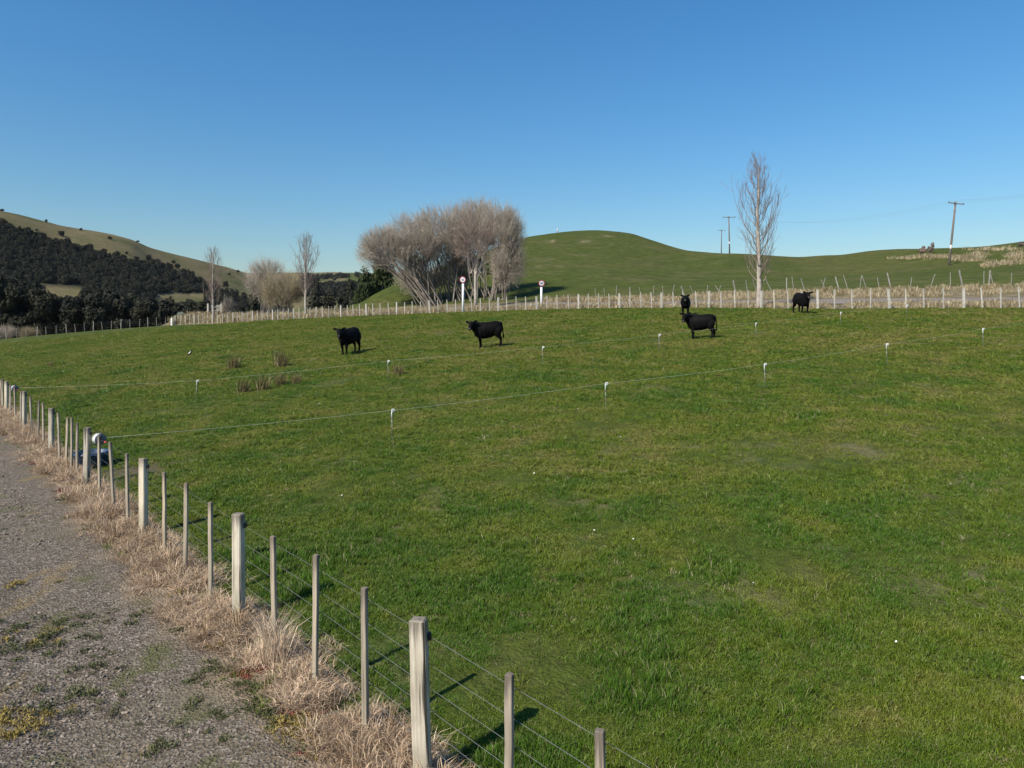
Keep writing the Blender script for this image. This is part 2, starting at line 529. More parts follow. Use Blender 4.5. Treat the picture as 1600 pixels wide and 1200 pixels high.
# driveway: its own sheet beside the fence
sv = np.concatenate([np.arange(-30, 30, .35), np.arange(30, 90, 1.5)])
dv = np.concatenate([np.arange(-9, -1.2, .3), np.arange(-1.2, -.1, .12), [-.05]])
S, D = np.meshgrid(sv, dv, indexing='ij')
DX = FO[0] + FT[0] * S + FN[0] * D; DY = FO[1] + FT[1] * S + FN[1] * D
DZ = .03 + .05 * (fbm(DX / .8, DY / .8, 31) - .5) - .05 * np.exp(-((D + 1.9) / .35) ** 2) - .05 * np.exp(-((D + 3.5) / .35) ** 2)
DZ = DZ + .07 * np.clip(1 - np.abs(D + .75) / .5, 0, 1) * fbm(DX, DY, 41)
DZ = np.where(D > -.2, -.03, DZ); DZ = np.where(D < -8.8, -.05, DZ)
edge = np.clip((D + .88 + 1.0 * (fbm(DX / .7, DY / .7, 51) - .5)) / .5, 0, 1)
edge = np.maximum(edge, np.clip((-D - 6.0) / .6, 0, 1))
me = mesh_from('driveway', np.stack([DX, DY, DZ], -1), [grid_faces(len(sv), len(dv))], True, [M['gravel']], attrs={'edge': edge.ravel()})
tag(link('driveway', me), kind='structure')
def zdrive(x, y):
    return .03

# ------------------------------------------------------------------ scatter by geometry nodes (only for stuff)
def scatter(name, pts, rot, scale, idx, meshes, label, cat, tone=None):
    src = bpy.data.collections.new(name + '_source')
    for k, mm in enumerate(meshes):
        src.objects.link(bpy.data.objects.new('%s_%02d' % (name + '_source', k), mm))
    at = {'srot': rot, 'sscale': scale, 'sidx': np.asarray(idx, int)}
    if tone is not None: at['tone'] = tone
    me = mesh_from(name, pts, [], attrs=at)
    o = link(name, me)
    g = bpy.data.node_groups.new(name + '_scatter', 'GeometryNodeTree')
    g.interface.new_socket('Geometry', in_out='INPUT', socket_type='NodeSocketGeometry')
    g.interface.new_socket('Geometry', in_out='OUTPUT', socket_type='NodeSocketGeometry')
    gi = g.nodes.new('NodeGroupInput'); go = g.nodes.new('NodeGroupOutput')
    c = g.nodes.new('GeometryNodeCollectionInfo')
    c.inputs['Collection'].default_value = src
    c.inputs['Separate Children'].default_value = True
    c.inputs['Reset Children'].default_value = True
    ip = g.nodes.new('GeometryNodeInstanceOnPoints')
    ip.inputs['Pick Instance'].default_value = True
    def na(nm, dt):
        n = g.nodes.new('GeometryNodeInputNamedAttribute'); n.data_type = dt
        n.inputs['Name'].default_value = nm
        return n.outputs['Attribute']
    g.links.new(gi.outputs[0], ip.inputs['Points'])
    g.links.new(c.outputs[0], ip.inputs['Instance'])
    g.links.new(na('sidx', 'INT'), ip.inputs['Instance Index'])
    g.links.new(na('srot', 'FLOAT_VECTOR'), ip.inputs['Rotation'])
    g.links.new(na('sscale', 'FLOAT_VECTOR'), ip.inputs['Scale'])
    g.links.new(ip.outputs[0], go.inputs[0])
    md = o.modifiers.new('scatter', 'NODES'); md.node_group = g
    return tag(o, label, cat, kind='stuff')

def blades(n, rad, h, w, lean, seed, mat, droop=.5, power=.7):
    """a tuft: n bent blades, 3 triangles each"""
    r = np.random.default_rng(seed)
    a = r.uniform(0, 2 * np.pi, n); q = rad * r.uniform(0, 1, n) ** power
    bx, by = q * np.cos(a), q * np.sin(a)
    hd = r.uniform(0, 2 * np.pi, n)
    hh = h * r.uniform(.45, 1.15, n)
    ln = lean * r.uniform(.3, 1.3, n) * hh
    ww = w * r.uniform(.6, 1.3, n)
    dx, dy = np.cos(hd), np.sin(hd)
    sa = r.uniform(0, 2 * np.pi, n)
    sx, sy = np.cos(sa), np.sin(sa)
    V = np.zeros((n, 5, 3))
    for k, (f, z, wd) in enumerate([(0, -.06, 1), (0, -.06, 1), (.42, .62, .8), (.42, .62, .8), (1, 1, 0)]):
        sg = -1 if k in (0, 2) else 1
        zz = hh * z * (1 - droop * .35 * (f == 1))
        V[:, k, 0] = bx + dx * ln * f + sx * ww * wd * .5 * sg
        V[:, k, 1] = by + dy * ln * f + sy * ww * wd * .5 * sg
        V[:, k, 2] = zz
    i = np.arange(n)[:, None] * 5
    quads = i + np.array([[0, 1, 3, 2]]); tris = i + np.array([[2, 3, 4]])
    rnd = np.repeat(r.uniform(0, 1, n), 5)
    hgt = np.tile([0, 0, .6, .6, 1.0], n)
    return mesh_from('tuft', V.reshape(-1, 3), [quads, tris], False, [mat], attrs={'rnd': rnd, 'hgt': hgt})

def mat_blade(name, lush, mid, dryc, straw=.12, trans=.25):
    m, nt, b = new_mat(name, .6, .25)
    tone = attr(nt, 'tone', 'INSTANCER')
    rnd = attr(nt, 'rnd')
    hgt = attr(nt, 'hgt')
    c = ramp(nt, tone, [(0.0, dryc), (.5, mid), (1.0, lush)])
    c = mix(nt, ramp(nt, rnd, [(1 - straw - .02, 0.0), (1 - straw, .8)]), c, (.26, .225, .125))
    c = mix(nt, 1.0, c, ramp(nt, mth(nt, 'FRACT', mth(nt, 'MULTIPLY', rnd, 7.3)), [(0, .7), (1, 1.35)]), 'MULTIPLY')
    setc(nt, b, c)
    tr = nt.nodes.new('ShaderNodeBsdfTranslucent')
    nt.links.new(c, tr.inputs['Color'])
    ms = nt.nodes.new('ShaderNodeMixShader'); ms.inputs[0].default_value = trans
    nt.links.new(b.outputs[0], ms.inputs[1]); nt.links.new(tr.outputs[0], ms.inputs[2])
    nt.links.new(ms.outputs[0], nt.nodes['Material Output'].inputs['Surface'])
    return m
M['blade'] = mat_blade('pasture_blade', (.066, .138, .010), (.134, .178, .014), (.240, .216, .054), .10)
M['straw'] = mat_blade('straw_blade', (.25, .17, .10), (.47, .34, .22), (.60, .465, .325), .0, .15)
M['roadstraw'] = mat_blade('roadside_straw_blade', (.25, .20, .10), (.37, .295, .175), (.43, .355, .225), .0, .15)
M['rush'] = mat_blade('rush_blade', (.075, .076, .022), (.115, .10, .035), (.17, .135, .055), .1, .1)

# ------------------------------------------------------------------ pasture grass
tufts = [blades(54, .085, .062, .0062, .95, 100 + k, M['blade']) for k in range(6)] + [blades(36, .07, .115, .0072, .75, 120 + k, M['blade']) for k in range(3)]
def sample_field(n, y0, y1, power, half=.95, off=3.0):
    """points spread over the ground ahead with a density falling with distance"""
    Ys = np.linspace(y0, y1, 4000)
    w = (Ys ** -power) * (2 * half * Ys + 2 * off)
    cdf = np.cumsum(w); cdf /= cdf[-1]
    Y = np.interp(rng.uniform(0, 1, n), cdf, Ys)
    X = rng.uniform(-1, 1, n) * (half * Y + off)
    return X, Y
X, Y = sample_field(165000, 3.8, 92, 1.36)
d, s = fence_ds(X, Y)
px = 800 + F * X / Y
keep = (d > rng.uniform(-.25, .25, len(d))) & (Y < fence_Y(px) - .1)
mudd = 1.3 * np.exp(-((X - mp.x) ** 2 + (Y - mp.y) ** 2) / .9)
keep &= mudd < rng.uniform(.15, 1, len(d))
X, Y, d = X[keep], Y[keep], d[keep]
tone = .58 + .6 * (fbm(X / 5.5, Y / 5.5, 71, 5) - .5) + 1.25 * (fbm(X / .75, Y / .75, 72, 3) - .5) + rng.normal(0, .10, len(X))
lushspot = np.clip((vnoise(X / 1.3, Y / 1.3, 77) - .74) * 6, 0, 1) * np.clip((fbm(X / 9, Y / 9, 78) - .3) * 4, 0, 1)
tone = np.clip(tone + .45 * lushspot + .15 * np.exp(-np.maximum(d, 0) / 3.0) - .16 * np.clip((Y - 14) / 22, 0, 1), 0, 1)
grow = (Y / 8.0).clip(.8, 20) ** .64
clump = np.clip((fbm(X / .38, Y / .38, 73, 2) - .5) * 3.2, -.5, .9)
tone = np.clip(tone + .10 * clump, 0, 1)
sc = np.stack([grow, grow, (.72 + .4 * rng.uniform(0, 1, len(X)) + .35 * lushspot + .55 * clump).clip(.3, 2) * (Y / 8.0).clip(1, 20) ** .22], -1)
idx = np.where((lushspot > .35) & (rng.uniform(0, 1, len(X)) < .25), rng.integers(6, 9, len(X)), rng.integers(0, 6, len(X)))
rare = rng.uniform(0, 1, len(X)) < .02
idx = np.where(rare, rng.integers(6, 9, len(X)), idx)
rot = np.stack([rng.normal(0, .08, len(X)), rng.normal(0, .08, len(X)), rng.uniform(0, 6.28, len(X))], -1)
scatter('pasture_grass', np.stack([X, Y, zpad(X, Y) - .012], -1), rot, sc, idx, tufts, 'short grazed green pasture grass covering the paddock', 'grass', tone)

X, Y = sample_field(5200, 4.5, 60, 1.1)
d, s = fence_ds(X, Y)
kp = (d > .3) & (Y < fence_Y(800 + F * X / Y) - 1) & (fbm(X / 1.1, Y / 1.1, 88, 3) > .60)
X, Y = X[kp], Y[kp]; L = len(X)
dead = [blades(20, .09, .06, .005, 1.4, 150 + k, M['roadstraw'], .9) for k in range(3)]
k = rng.uniform(.4, 1.0, L) * (Y / 8).clip(1, 9) ** .6
scatter('dead_pasture_stalks', np.stack([X, Y, zpad(X, Y)], -1), np.stack([np.zeros(L), np.zeros(L), rng.uniform(0, 6.28, L)], -1), np.stack([k, k, k ** .3], -1), rng.integers(0, 3, L), dead,
        'wisps of dead grass scattered through the green pasture', 'dry grass', rng.uniform(0, 1, L))

# ------------------------------------------------------------------ dead grass: along the driveway fence and the road
straws = [blades(44, .10, .14, .0065, 1.6, 200 + k, M['straw'], .9) for k in range(4)] + [blades(30, .05, .30, .006, .6, 210 + k, M['straw'], .6) for k in range(2)]
n = 15000
s_ = -8 + 70 * rng.uniform(0, 1, n) ** 1.7
e_ = rng.uniform(0, 1, n)
d_ = .12 - .72 * e_ ** 1.4 + .16 * rng.normal(0, 1, n) * (e_ > .1)
X = FO[0] + FT[0] * s_ + FN[0] * d_; Y = FO[1] + FT[1] * s_ + FN[1] * d_
den = fbm(X / .7, Y / .7, 61, 4)
keep = (den > .40 + .45 * np.clip(-d_ - .25, 0, 1.2)) & (d_ > -1.5) & (Y > 1.5)
X, Y, d_, den = X[keep], Y[keep], d_[keep], den[keep]
k = np.clip(1.15 - .55 * np.abs(d_ + .15), .35, 1.2) * rng.uniform(.6, 1.25, len(X)) * (Y / 8).clip(1, 4) ** .3
kz = k * rng.uniform(.6, 1.2, len(X))
idx = np.where((rng.uniform(0, 1, len(X)) < .05) & (d_ > -.5), rng.integers(4, 6, len(X)), rng.integers(0, 4, len(X)))
scatter('dry_verge_grass', np.stack([X, Y, np.full(len(X), .015)], -1), np.stack([rng.normal(0, .2, len(X)), rng.normal(0, .2, len(X)), rng.uniform(0, 6.28, len(X))], -1),
        np.stack([k, k, kz], -1), idx, straws, 'pale dead grass matted along the foot of the driveway fence', 'dry grass', np.clip(den + rng.normal(0, .25, len(X)), 0, 1))

n = 1200
s_ = -8 + 60 * rng.uniform(0, 1, n) ** 1.6; d_ = .1 - .9 * rng.uniform(0, 1, n) ** 1.2
X = FO[0] + FT[0] * s_ + FN[0] * d_; Y = FO[1] + FT[1] * s_ + FN[1] * d_
kp = (fbm(X / .5, Y / .5, 66, 3) > .56) & (Y > 1.5); X, Y = X[kp], Y[kp]; L = len(X)
k = rng.uniform(.6, 1.2, L)
scatter('verge_green_grass', np.stack([X, Y, np.full(L, .02)], -1), np.stack([np.zeros(L), np.zeros(L), rng.uniform(0, 6.28, L)], -1), np.stack([k, k, k * 1.2], -1), rng.integers(0, 9, L), tufts,
        'green grass tufts growing through the dead verge grass', 'grass', rng.uniform(.2, .9, L))

# roadside: dead grass strip between fence and road, and on the bank beyond
roads = [blades(40, .40, .36, .020, .7, 230 + k, M['roadstraw'], .5) for k in range(4)]
pts, tn = [], []
def strip(n, p0, p1, f0, f1, keepf=None):
    for _ in range(n):
        p = rng.uniform(p0, p1); Y = float(fence_Y(p)) + rng.uniform(f0, f1)
        v = at_Y(p, Y)
        if float(fbm(np.array(v.x / 3), np.array(v.y / 3), 91, 3)) > rng.uniform(.2, .62):
            pts.append(v); tn.append(rng.uniform(0, 1))
strip(900, 270, 620, .6, 5.5); strip(500, 480, 620, 5, 12)
strip(1150, 600, 1750, .4, 4.2)
strip(1250, 850, 1760, 11.2, 17.3)
for (px, py, rx, ry, n) in [(1465, 399, 34, 1.6, 34), (1500, 400, 12, 3.5, 24), (1530, 396, 10, 4.5, 26), (1552, 411, 14, 3, 24), (1575, 408, 9, 3.5, 18), (1590, 395, 14, 5, 24), (1550, 388, 44, 1.0, 26), (1410, 402, 18, 1.0, 12), (1640, 395, 40, 12, 60)]:
    for _ in range(n):
        v = on_ground(px + rng.normal(0, rx * .6), py + 2 + abs(rng.normal(0, ry)), 70, 240)
        if v.y < 230:
            pts.append(v); tn.append(rng.uniform(0, .8))
pts = np.array([tuple(p) for p in pts]); L = len(pts)
k = rng.uniform(.7, 1.5, L) * (pts[:, 1] / 70).clip(.8, 1.6)
scatter('roadside_dry_grass', pts, np.stack([np.zeros(L), np.zeros(L), rng.uniform(0, 6.28, L)], -1), np.stack([k * 1.3, k * 1.3, k * rng.uniform(.7, 1.3, L)], -1),
        rng.integers(0, 4, L), roads, 'tall straw coloured grass along the road and its bank', 'dry grass', np.array(tn))

# weeds in the gravel: low green, yellow and red mats
def mat_weed(name, a, b_):
    m, nt, b = new_mat(name, .7, .2)
    c = ramp(nt, attr(nt, 'rnd'), [(0, a), (1, b_)])
    setc(nt, b, c)
    return m
wg = mat_weed('weed_green', (.045, .056, .018), (.095, .10, .035)); wy = mat_weed('weed_yellow', (.17, .12, .03), (.30, .23, .06)); wr = mat_weed('weed_red', (.14, .035, .022), (.24, .075, .045))
weeds = [blades(50, .10, .035, .014, 1.2, 240, wg), blades(50, .10, .04, .014, 1.2, 241, wg), blades(50, .09, .035, .015, 1.2, 242, wy), blades(50, .09, .035, .015, 1.2, 243, wr)]
W = []
for (px, py, r, n, t) in [(80, 990, .38, 50, 0), (30, 1010, .3, 40, 0), (55, 995, .2, 14, 2), (150, 1040, .2, 20, 0), (20, 1130, .22, 30, 2), (145, 1100, .2, 14, 0), (60, 1110, .14, 10, 0),
                       (350, 1055, .16, 22, 0), (325, 1060, .12, 14, 0), (375, 1090, .3, 60, 0), (405, 1110, .2, 40, 0), (420, 1140, .25, 36, 0), (388, 1150, .2, 22, 0),
                       (395, 1055, .1, 12, 3), (450, 1142, .12, 14, 2), (475, 1160, .22, 40, 2), (490, 1150, .22, 26, 3), (470, 1100, .14, 16, 2), (345, 1015, .12, 10, 2), (510, 1180, .25, 30, 0),
                       (285, 928, .12, 12, 2), (265, 915, .16, 16, 3), (240, 880, .1, 6, 3), (155, 830, .16, 20, 0), (100, 785, .16, 20, 0), (95, 772, .16, 16, 3), (120, 782, .1, 8, 0), (150, 808, .2, 10, 2),
                       (215, 970, .1, 8, 0), (275, 995, .1, 8, 0), (240, 1180, .12, 10, 0), (200, 1105, .1, 8, 0), (20, 918, .12, 8, 2), (55, 730, .2, 12, 3), (300, 885, .16, 12, 0), (290, 905, .2, 16, 0)]:
    c = on_ground(px, py)
    for _ in range(int(n * (.9 if t > 1 else .6))):
        W.append((c.x + rng.normal(0, r * .9), c.y + rng.normal(0, r * .9), .03 + .03 * (float(fence_ds(c.x, c.y)[0]) > -.9), t if t > 0 else rng.integers(0, 2), rng.uniform(.3, .95)))
for _ in range(700):
    s1 = rng.uniform(-6, 30); d1 = -rng.uniform(.9, 6.0)
    x, y = FO[0] + FT[0] * s1 + FN[0] * d1, FO[1] + FT[1] * s1 + FN[1] * d1
    if y > 3 and float(fbm(np.array(x * .9), np.array(y * .9), 33)) > .54:
        W.append((x, y, .022, rng.choice([0, 0, 1, 1, 2]), rng.uniform(.3, .7)))
W = np.array(W); L = len(W)
scatter('gravel_weeds', W[:, :3], np.stack([np.zeros(L), np.zeros(L), rng.uniform(0, 6.28, L)], -1), np.repeat(W[:, 4:5], 3, 1), W[:, 3].astype(int), weeds,
        'low green, yellow and red weeds creeping over the gravel', 'weeds')

# loose stones of the driveway
def stone(seed, mat):
    bm = bmesh.new()
    bmesh.ops.create_icosphere(bm, subdivisions=1, radius=1)
    r = random.Random(seed)
    f = (r.uniform(.8, 1.2), r.uniform(.6, 1), r.uniform(.4, .65))
    for v in bm.verts:
        k = r.uniform(.75, 1.2)
        v.co = Vector((v.co.x * f[0] * k, v.co.y * f[1] * k, v.co.z * f[2] * k))
    me = bpy.data.meshes.new('stone'); bm.to_mesh(me); bm.free()
    me.materials.append(mat)
    return me
stone_m = [plain('stone_grey', (.155, .124, .094), .9, .2), plain('stone_pale', (.26, .215, .168), .9, .2), plain('stone_dark', (.09, .075, .062), .9, .2), plain('stone_brown', (.20, .165, .125), .9, .2)]
stones = [stone(300 + k, stone_m[[0, 1, 1, 2, 3, 0, 1, 2][k]]) for k in range(8)]
n = 60000
s_ = -6 + 36 * rng.uniform(0, 1, n) ** 1.8
d_ = -rng.uniform(.5, 7.0, n)
X = FO[0] + FT[0] * s_ + FN[0] * d_; Y = FO[1] + FT[1] * s_ + FN[1] * d_
keep = (Y > 3) & (fbm(X * 1.15, Y * 1.15, 33) < .60 - rng.uniform(0, .1, n)) & (rng.uniform(0, 1, n) < np.clip((-d_ - .45) / .5, .05, 1))
X, Y = X[keep], Y[keep]; L = len(X)
k = .0070 * np.exp(rng.normal(0, .48, L)).clip(.4, 2.3) * (Y / 6).clip(1, 3) ** .35
dz = .03 + .05 * (fbm(X / .8, Y / .8, 31) - .5)
d_ = d_[keep]
dz = dz - .05 * np.exp(-((d_ + 1.9) / .35) ** 2) - .05 * np.exp(-((d_ + 3.5) / .35) ** 2)
scatter('driveway_stones', np.stack([X, Y, dz + k * .25], -1), rng.uniform(0, 6.28, (L, 3)) * np.array([.08, .08, 1]), np.repeat(k[:, None], 3, 1) * 1.5, rng.integers(0, 8, L), stones,
        'loose crushed grey stones of the gravel driveway', 'gravel')
# daisies
dm = plain('daisy_white', (.75, .74, .70), .6)
bm = bmesh.new(); bmesh.ops.create_circle(bm, cap_ends=True, radius=.014, segments=7)
for v in bm.verts: v.co.z = -.004 if v.co.length > .01 else 0
dme = bpy.data.meshes.new('daisy'); bm.to_mesh(dme); bm.free(); dme.materials.append(dm)
X, Y = sample_field(130, 6, 40, 1.0)
d, _s = fence_ds(X, Y)
kp = (d > .5) & (vnoise(X / 4, Y / 4, 5) > .45); X, Y = X[kp], Y[kp]; L = len(X)
scatter('daisies', np.stack([X, Y, zpad(X, Y) + .075], -1), rng.normal(0, .35, (L, 3)), np.ones((L, 3)) * rng.uniform(.6, 1.1, (L, 1)), np.zeros(L, int), [dme], 'tiny white daisies dotted through the pasture', 'flowers')

# ------------------------------------------------------------------ solids
def box_mesh(name, sx, sy, sz, mat, bev=.004, z0=0.0, jitter=0, seed=0, cuts=0):
    bm = bmesh.new()
    bmesh.ops.create_cube(bm, size=1)
    for v in bm.verts: v.co = Vector((v.co.x * sx, v.co.y * sy, (v.co.z + .5) * sz + z0))
    if cuts:
        ed = [e for e in bm.edges if abs(e.verts[0].co.z - e.verts[1].co.z) > .5 * sz]
        bmesh.ops.subdivide_edges(bm, edges=ed, cuts=cuts)
    if jitter:
        r = random.Random(seed)
        lv = {}
        for v in bm.verts:
            kz = round(v.co.z, 3)
            if kz not in lv: lv[kz] = (r.uniform(-jitter, jitter), r.uniform(-jitter, jitter))
            v.co.x += lv[kz][0] + r.uniform(-jitter, jitter) * .4; v.co.y += lv[kz][1] + r.uniform(-jitter, jitter) * .4
            if v.co.z > z0 + sz - 1e-4: v.co.z += r.uniform(-jitter, jitter) * 1.5
    if bev:
        bmesh.ops.bevel(bm, geom=bm.edges[:], offset=bev, segments=1, affect='EDGES')
    me = bpy.data.meshes.new(name); bm.to_mesh(me); bm.free()
    me.materials.append(mat)
    return me

def tubes(P0, P1, R0, R1, n=4):
    """many open tapered tubes; returns V, quads"""
    P0, P1 = np.asarray(P0, float), np.asarray(P1, float)
    R0, R1 = np.asarray(R0, float), np.asarray(R1, float)
    ax = P1 - P0
    ax /= np.maximum(np.linalg.norm(ax, axis=1, keepdims=True), 1e-9)
    ref = np.where(np.abs(ax[:, 2:3]) > .9, np.array([[1., 0, 0]]), np.array([[0, 0, 1.]]))
    u = np.cross(ax, ref); u /= np.linalg.norm(u, axis=1, keepdims=True)
    v = np.cross(ax, u)
    a = np.arange(n) * 2 * np.pi / n
    ring = u[:, None, :] * np.cos(a)[None, :, None] + v[:, None, :] * np.sin(a)[None, :, None]
    A = P0[:, None, :] + ring * R0[:, None, None]
    B = P1[:, None, :] + ring * R1[:, None, None]
    V = np.concatenate([A, B], 1).reshape(-1, 3)
    i = np.arange(len(P0))[:, None, None] * 2 * n
    j = np.arange(n)
    q = np.stack([j, (j + 1) % n, (j + 1) % n + n, j + n], -1)[None]
    return V, (i + q).reshape(-1, 4)

def poly_tube(pts, rad, n=6, cap=True):
    """one continuous tube along points; returns V, faces lists"""
    pts = [Vector(p) for p in pts]
    rad = rad if hasattr(rad, '__len__') else [rad] * len(pts)
    V = []
    u = None
    for i, p in enumerate(pts):
        t = (pts[min(i + 1, len(pts) - 1)] - pts[max(i - 1, 0)]).normalized()
        if u is None:
            u = t.orthogonal().normalized()
        else:
            u = (u - t * u.dot(t)).normalized()
        w = t.cross(u)
        for k in range(n):
            a = 2 * math.pi * k / n
            V.append(p + (u * math.cos(a) + w * math.sin(a)) * rad[i])
    q = [[i * n + k, i * n + (k + 1) % n, (i + 1) * n + (k + 1) % n, (i + 1) * n + k] for i in range(len(pts) - 1) for k in range(n)]
    tr = []
    if cap:
        for base, c in ((0, pts[0]), ((len(pts) - 1) * n, pts[-1])):
            V.append(c); ci_ = len(V) - 1
            tr += [[base + k, base + (k + 1) % n, ci_] for k in range(n)]
    return np.array([tuple(v) for v in V]), [np.array(q), np.array(tr)] if cap else [np.array(q)]

def tube_mesh(name, pts, rad, mat, n=6, smooth=True):
    V, f = poly_tube(pts, rad, n)
    me = mesh_from(name, V, f, smooth, [mat])
    bm = bmesh.new(); bm.from_mesh(me); bmesh.ops.recalc_face_normals(bm, faces=bm.faces); bm.to_mesh(me); bm.free()
    return me

def lathe_mesh(name, prof, mat, n=24, smooth=True):
    V, q = [], []
    for (r, z) in prof:
        for k in range(n):
            a = 2 * math.pi * k / n
            V.append((r * math.cos(a), r * math.sin(a), z))
    for i in range(len(prof) - 1):
        for k in range(n):
            q.append((i * n + k, i * n + (k + 1) % n, (i + 1) * n + (k + 1) % n, (i + 1) * n + k))
    me = mesh_from(name, V, [np.array(q)], smooth, [mat])
    bm = bmesh.new(); bm.from_mesh(me); bmesh.ops.remove_doubles(bm, verts=bm.verts, dist=1e-5); bmesh.ops.recalc_face_normals(bm, faces=bm.faces); bm.to_mesh(me); bm.free()
    return me

# weathered timber
def mat_timber(name, a, b_, moss=.5):
    m, nt, b = new_mat(name, .88, .15)
    oi = nt.nodes.new('ShaderNodeObjectInfo')
    P = opos(nt)
    off = nt.nodes.new('ShaderNodeVectorMath'); off.operation = 'ADD'
    cmb = nt.nodes.new('ShaderNodeCombineXYZ')
    r10 = mth(nt, 'MULTIPLY', oi.outputs['Random'], 37.0)
    for i in range(3): nt.links.new(r10, cmb.inputs[i])
    nt.links.new(P, off.inputs[0]); nt.links.new(cmb.outputs[0], off.inputs[1])
    Q = off.outputs[0]
    grain = noise(nt, vscale(nt, Q, (55, 55, 1.6)), 1.0, 5, .65)
    blot = noise(nt, vscale(nt, Q, (6, 6, 2.2)), 1.0, 4, .6)
    c = ramp(nt, grain, [(.28, tuple(v * .5 for v in a)), (.45, a), (.7, b_)])
    c = mix(nt, ramp(nt, blot, [(.44, 0.0), (.70, .7)]), c, (.24, .21, .16))
    sepp = nt.nodes.new('ShaderNodeSeparateXYZ'); nt.links.new(P, sepp.inputs[0])
    zf_ = mth(nt, 'ADD', sepp.outputs[2], mth(nt, 'MULTIPLY', blot, .35))
    c = mix(nt, ramp(nt, zf_, [(.15, moss), (.62, 0.0)]), c, (.155, .150, .085))
    zt_ = mth(nt, 'SUBTRACT', sepp.outputs[2], mth(nt, 'MULTIPLY', grain, .45))
    c = mix(nt, ramp(nt, zt_, [(.86, 0.0), (1.02, .75)]), c, (.105, .088, .074))
    crack = noise(nt, vscale(nt, Q, (26, 26, .55)), 1.0, 2, .4)
    c = mix(nt, ramp(nt, crack, [(.315, .9), (.35, 0.0)]), c, (.03, .025, .02))
    tint = ramp(nt, oi.outputs['Random'], [(0, (.80, .79, .78)), (.5, (1, .98, .94)), (1, (1.12, 1.06, .96))])
    c = mix(nt, 1.0, c, tint, 'MULTIPLY')
    setc(nt, b, c)
    bump(nt, b, mth(nt, 'ADD', grain, crack), .5, .006)
    return m
M['post'] = mat_timber('weathered_post', (.48, .435, .35), (.62, .575, .485), .55)
M['batten'] = mat_timber('weathered_batten', (.33, .28, .22), (.47, .41, .33), .35)
M['grey_wood'] = plain('old_grey_wood', (.24, .225, .20), .9, .1, .35, 6)
M['pale_wood'] = plain('pale_roadside_wood', (.40, .375, .32), .9, .1, .25, 5)
M['wire'] = plain('galvanised_wire', (.19, .19, .18), .6, .3, 0, 1, .2)
M['black_plastic'] = plain('black_plastic', (.012, .012, .013), .5, .4)

# ------------------------------------------------------------------ driveway fence
def fence_s(px):
    u = (px - 800) / F
    return (u * FO[1] - FO[0]) / (FT[0] - u * FT[1])
dfence = empty('wire_fence', (FO[0], FO[1], 0), 'weathered timber post and wire fence running beside the gravel driveway', 'fence')
POSTS = [661, 373, 224, 135, 80, 38, 10]
BATTENS = [945, 797, 573, 494, 432, 331, 291, 259, 201, 179, 157, 121, 113, 104, 94, 69, 60, 50, 33, 25, 17, 4]
post_s = [(fence_s(p), 1) for p in POSTS]
bat_s = [fence_s(p) for p in BATTENS]
sp = 4.35
s1 = post_s[-1][0]
for k in range(1, 14):
    post_s.append((s1 + sp * k, 0))
    bat_s += [s1 + sp * (k - 1) + sp * q for q in (.25, .5, .75)]
post_s.append((post_s[0][0] - 4.4, 0)); post_s.append((post_s[0][0] - 8.8, 0))
bat_s += [post_s[0][0] - 4.4 - sp * q for q in (.25, .5, .75)] + [post_s[0][0] - 3.35]
post_var = [box_mesh('post', .125, .10, 1.40, M['post'], .012, -.13, .003, 40 + k, 4) for k in range(5)]
bat_var = [box_mesh('batten', .052, .042, 1.36, M['batten'], .004, -.09, .0025, 60 + k, 5) for k in range(6)]
ang = math.atan2(FT[1], FT[0])
ins = box_mesh('insulator', .035, .05, .06, M['black_plastic'], .01, -.03)
r = random.Random(5)
for i, (s, _) in enumerate(post_s):
    o = link('post', post_var[i % 5], dfence, (FT[0] * s, FT[1] * s, r.uniform(-.03, .02)), (r.gauss(0, .018), r.gauss(0, .018), -.30 + r.uniform(-.12, .12)))
    link('insulator', ins, o, (.075, .03, 1.13), (0, 0, .4))
for i, s in enumerate(bat_s):
    link('batten', bat_var[i % 6], dfence, (FT[0] * s - FN[0] * .012, FT[1] * s - FN[1] * .012, r.uniform(-.05, .03)), (r.gauss(0, .018), r.gauss(0, .018), -.3 + r.uniform(-.25, .25)))
for zi, z in enumerate([.14, .27, .41, .56, .73, .91, 1.12]):
    pts = []
    smin, smax = -9.5, post_s[-3][0]
    for k in range(90):
        s = smin + (smax - smin) * k / 89
        off = .065
        pts.append((FT[0] * s + FN[0] * off, FT[1] * s + FN[1] * off, z + .006 * math.sin(s * 1.3 + zi)))
    link('wire', tube_mesh('wire', pts, .0017, M['wire'], 4), dfence)

# ------------------------------------------------------------------ roadside fence (far side of the paddock)
rf0 = at_Y(1000, float(fence_Y(1000)))
rfence = empty('wire_fence', rf0, 'long pale batten and wire fence between the paddock and the road', 'fence')
fpts = [at_Y(p, float(fence_Y(p))) for p in np.arange(272, 1760, 4.0)]
acc = [0]
for a, b2 in zip(fpts, fpts[1:]): acc.append(acc[-1] + (Vector((b2.x, b2.y)) - Vector((a.x, a.y))).length)
def along(path, acc, s):
    i = min(max(np.searchsorted(acc, s) - 1, 0), len(path) - 2)
    t = (s - acc[i]) / max(acc[i+1] - acc[i], 1e-6)
    return path[i].lerp(path[i+1], t)
fp_var = [box_mesh('post', .165, .14, 1.55, M['pale_wood'], .012, -.15, .006, 80 + k, 2) for k in range(3)]
fb_var = [box_mesh('batten', .082, .06, 1.52, M['pale_wood'], .004, -.10, .008, 84 + k, 3) for k in range(4)]
s = .2; k = 0
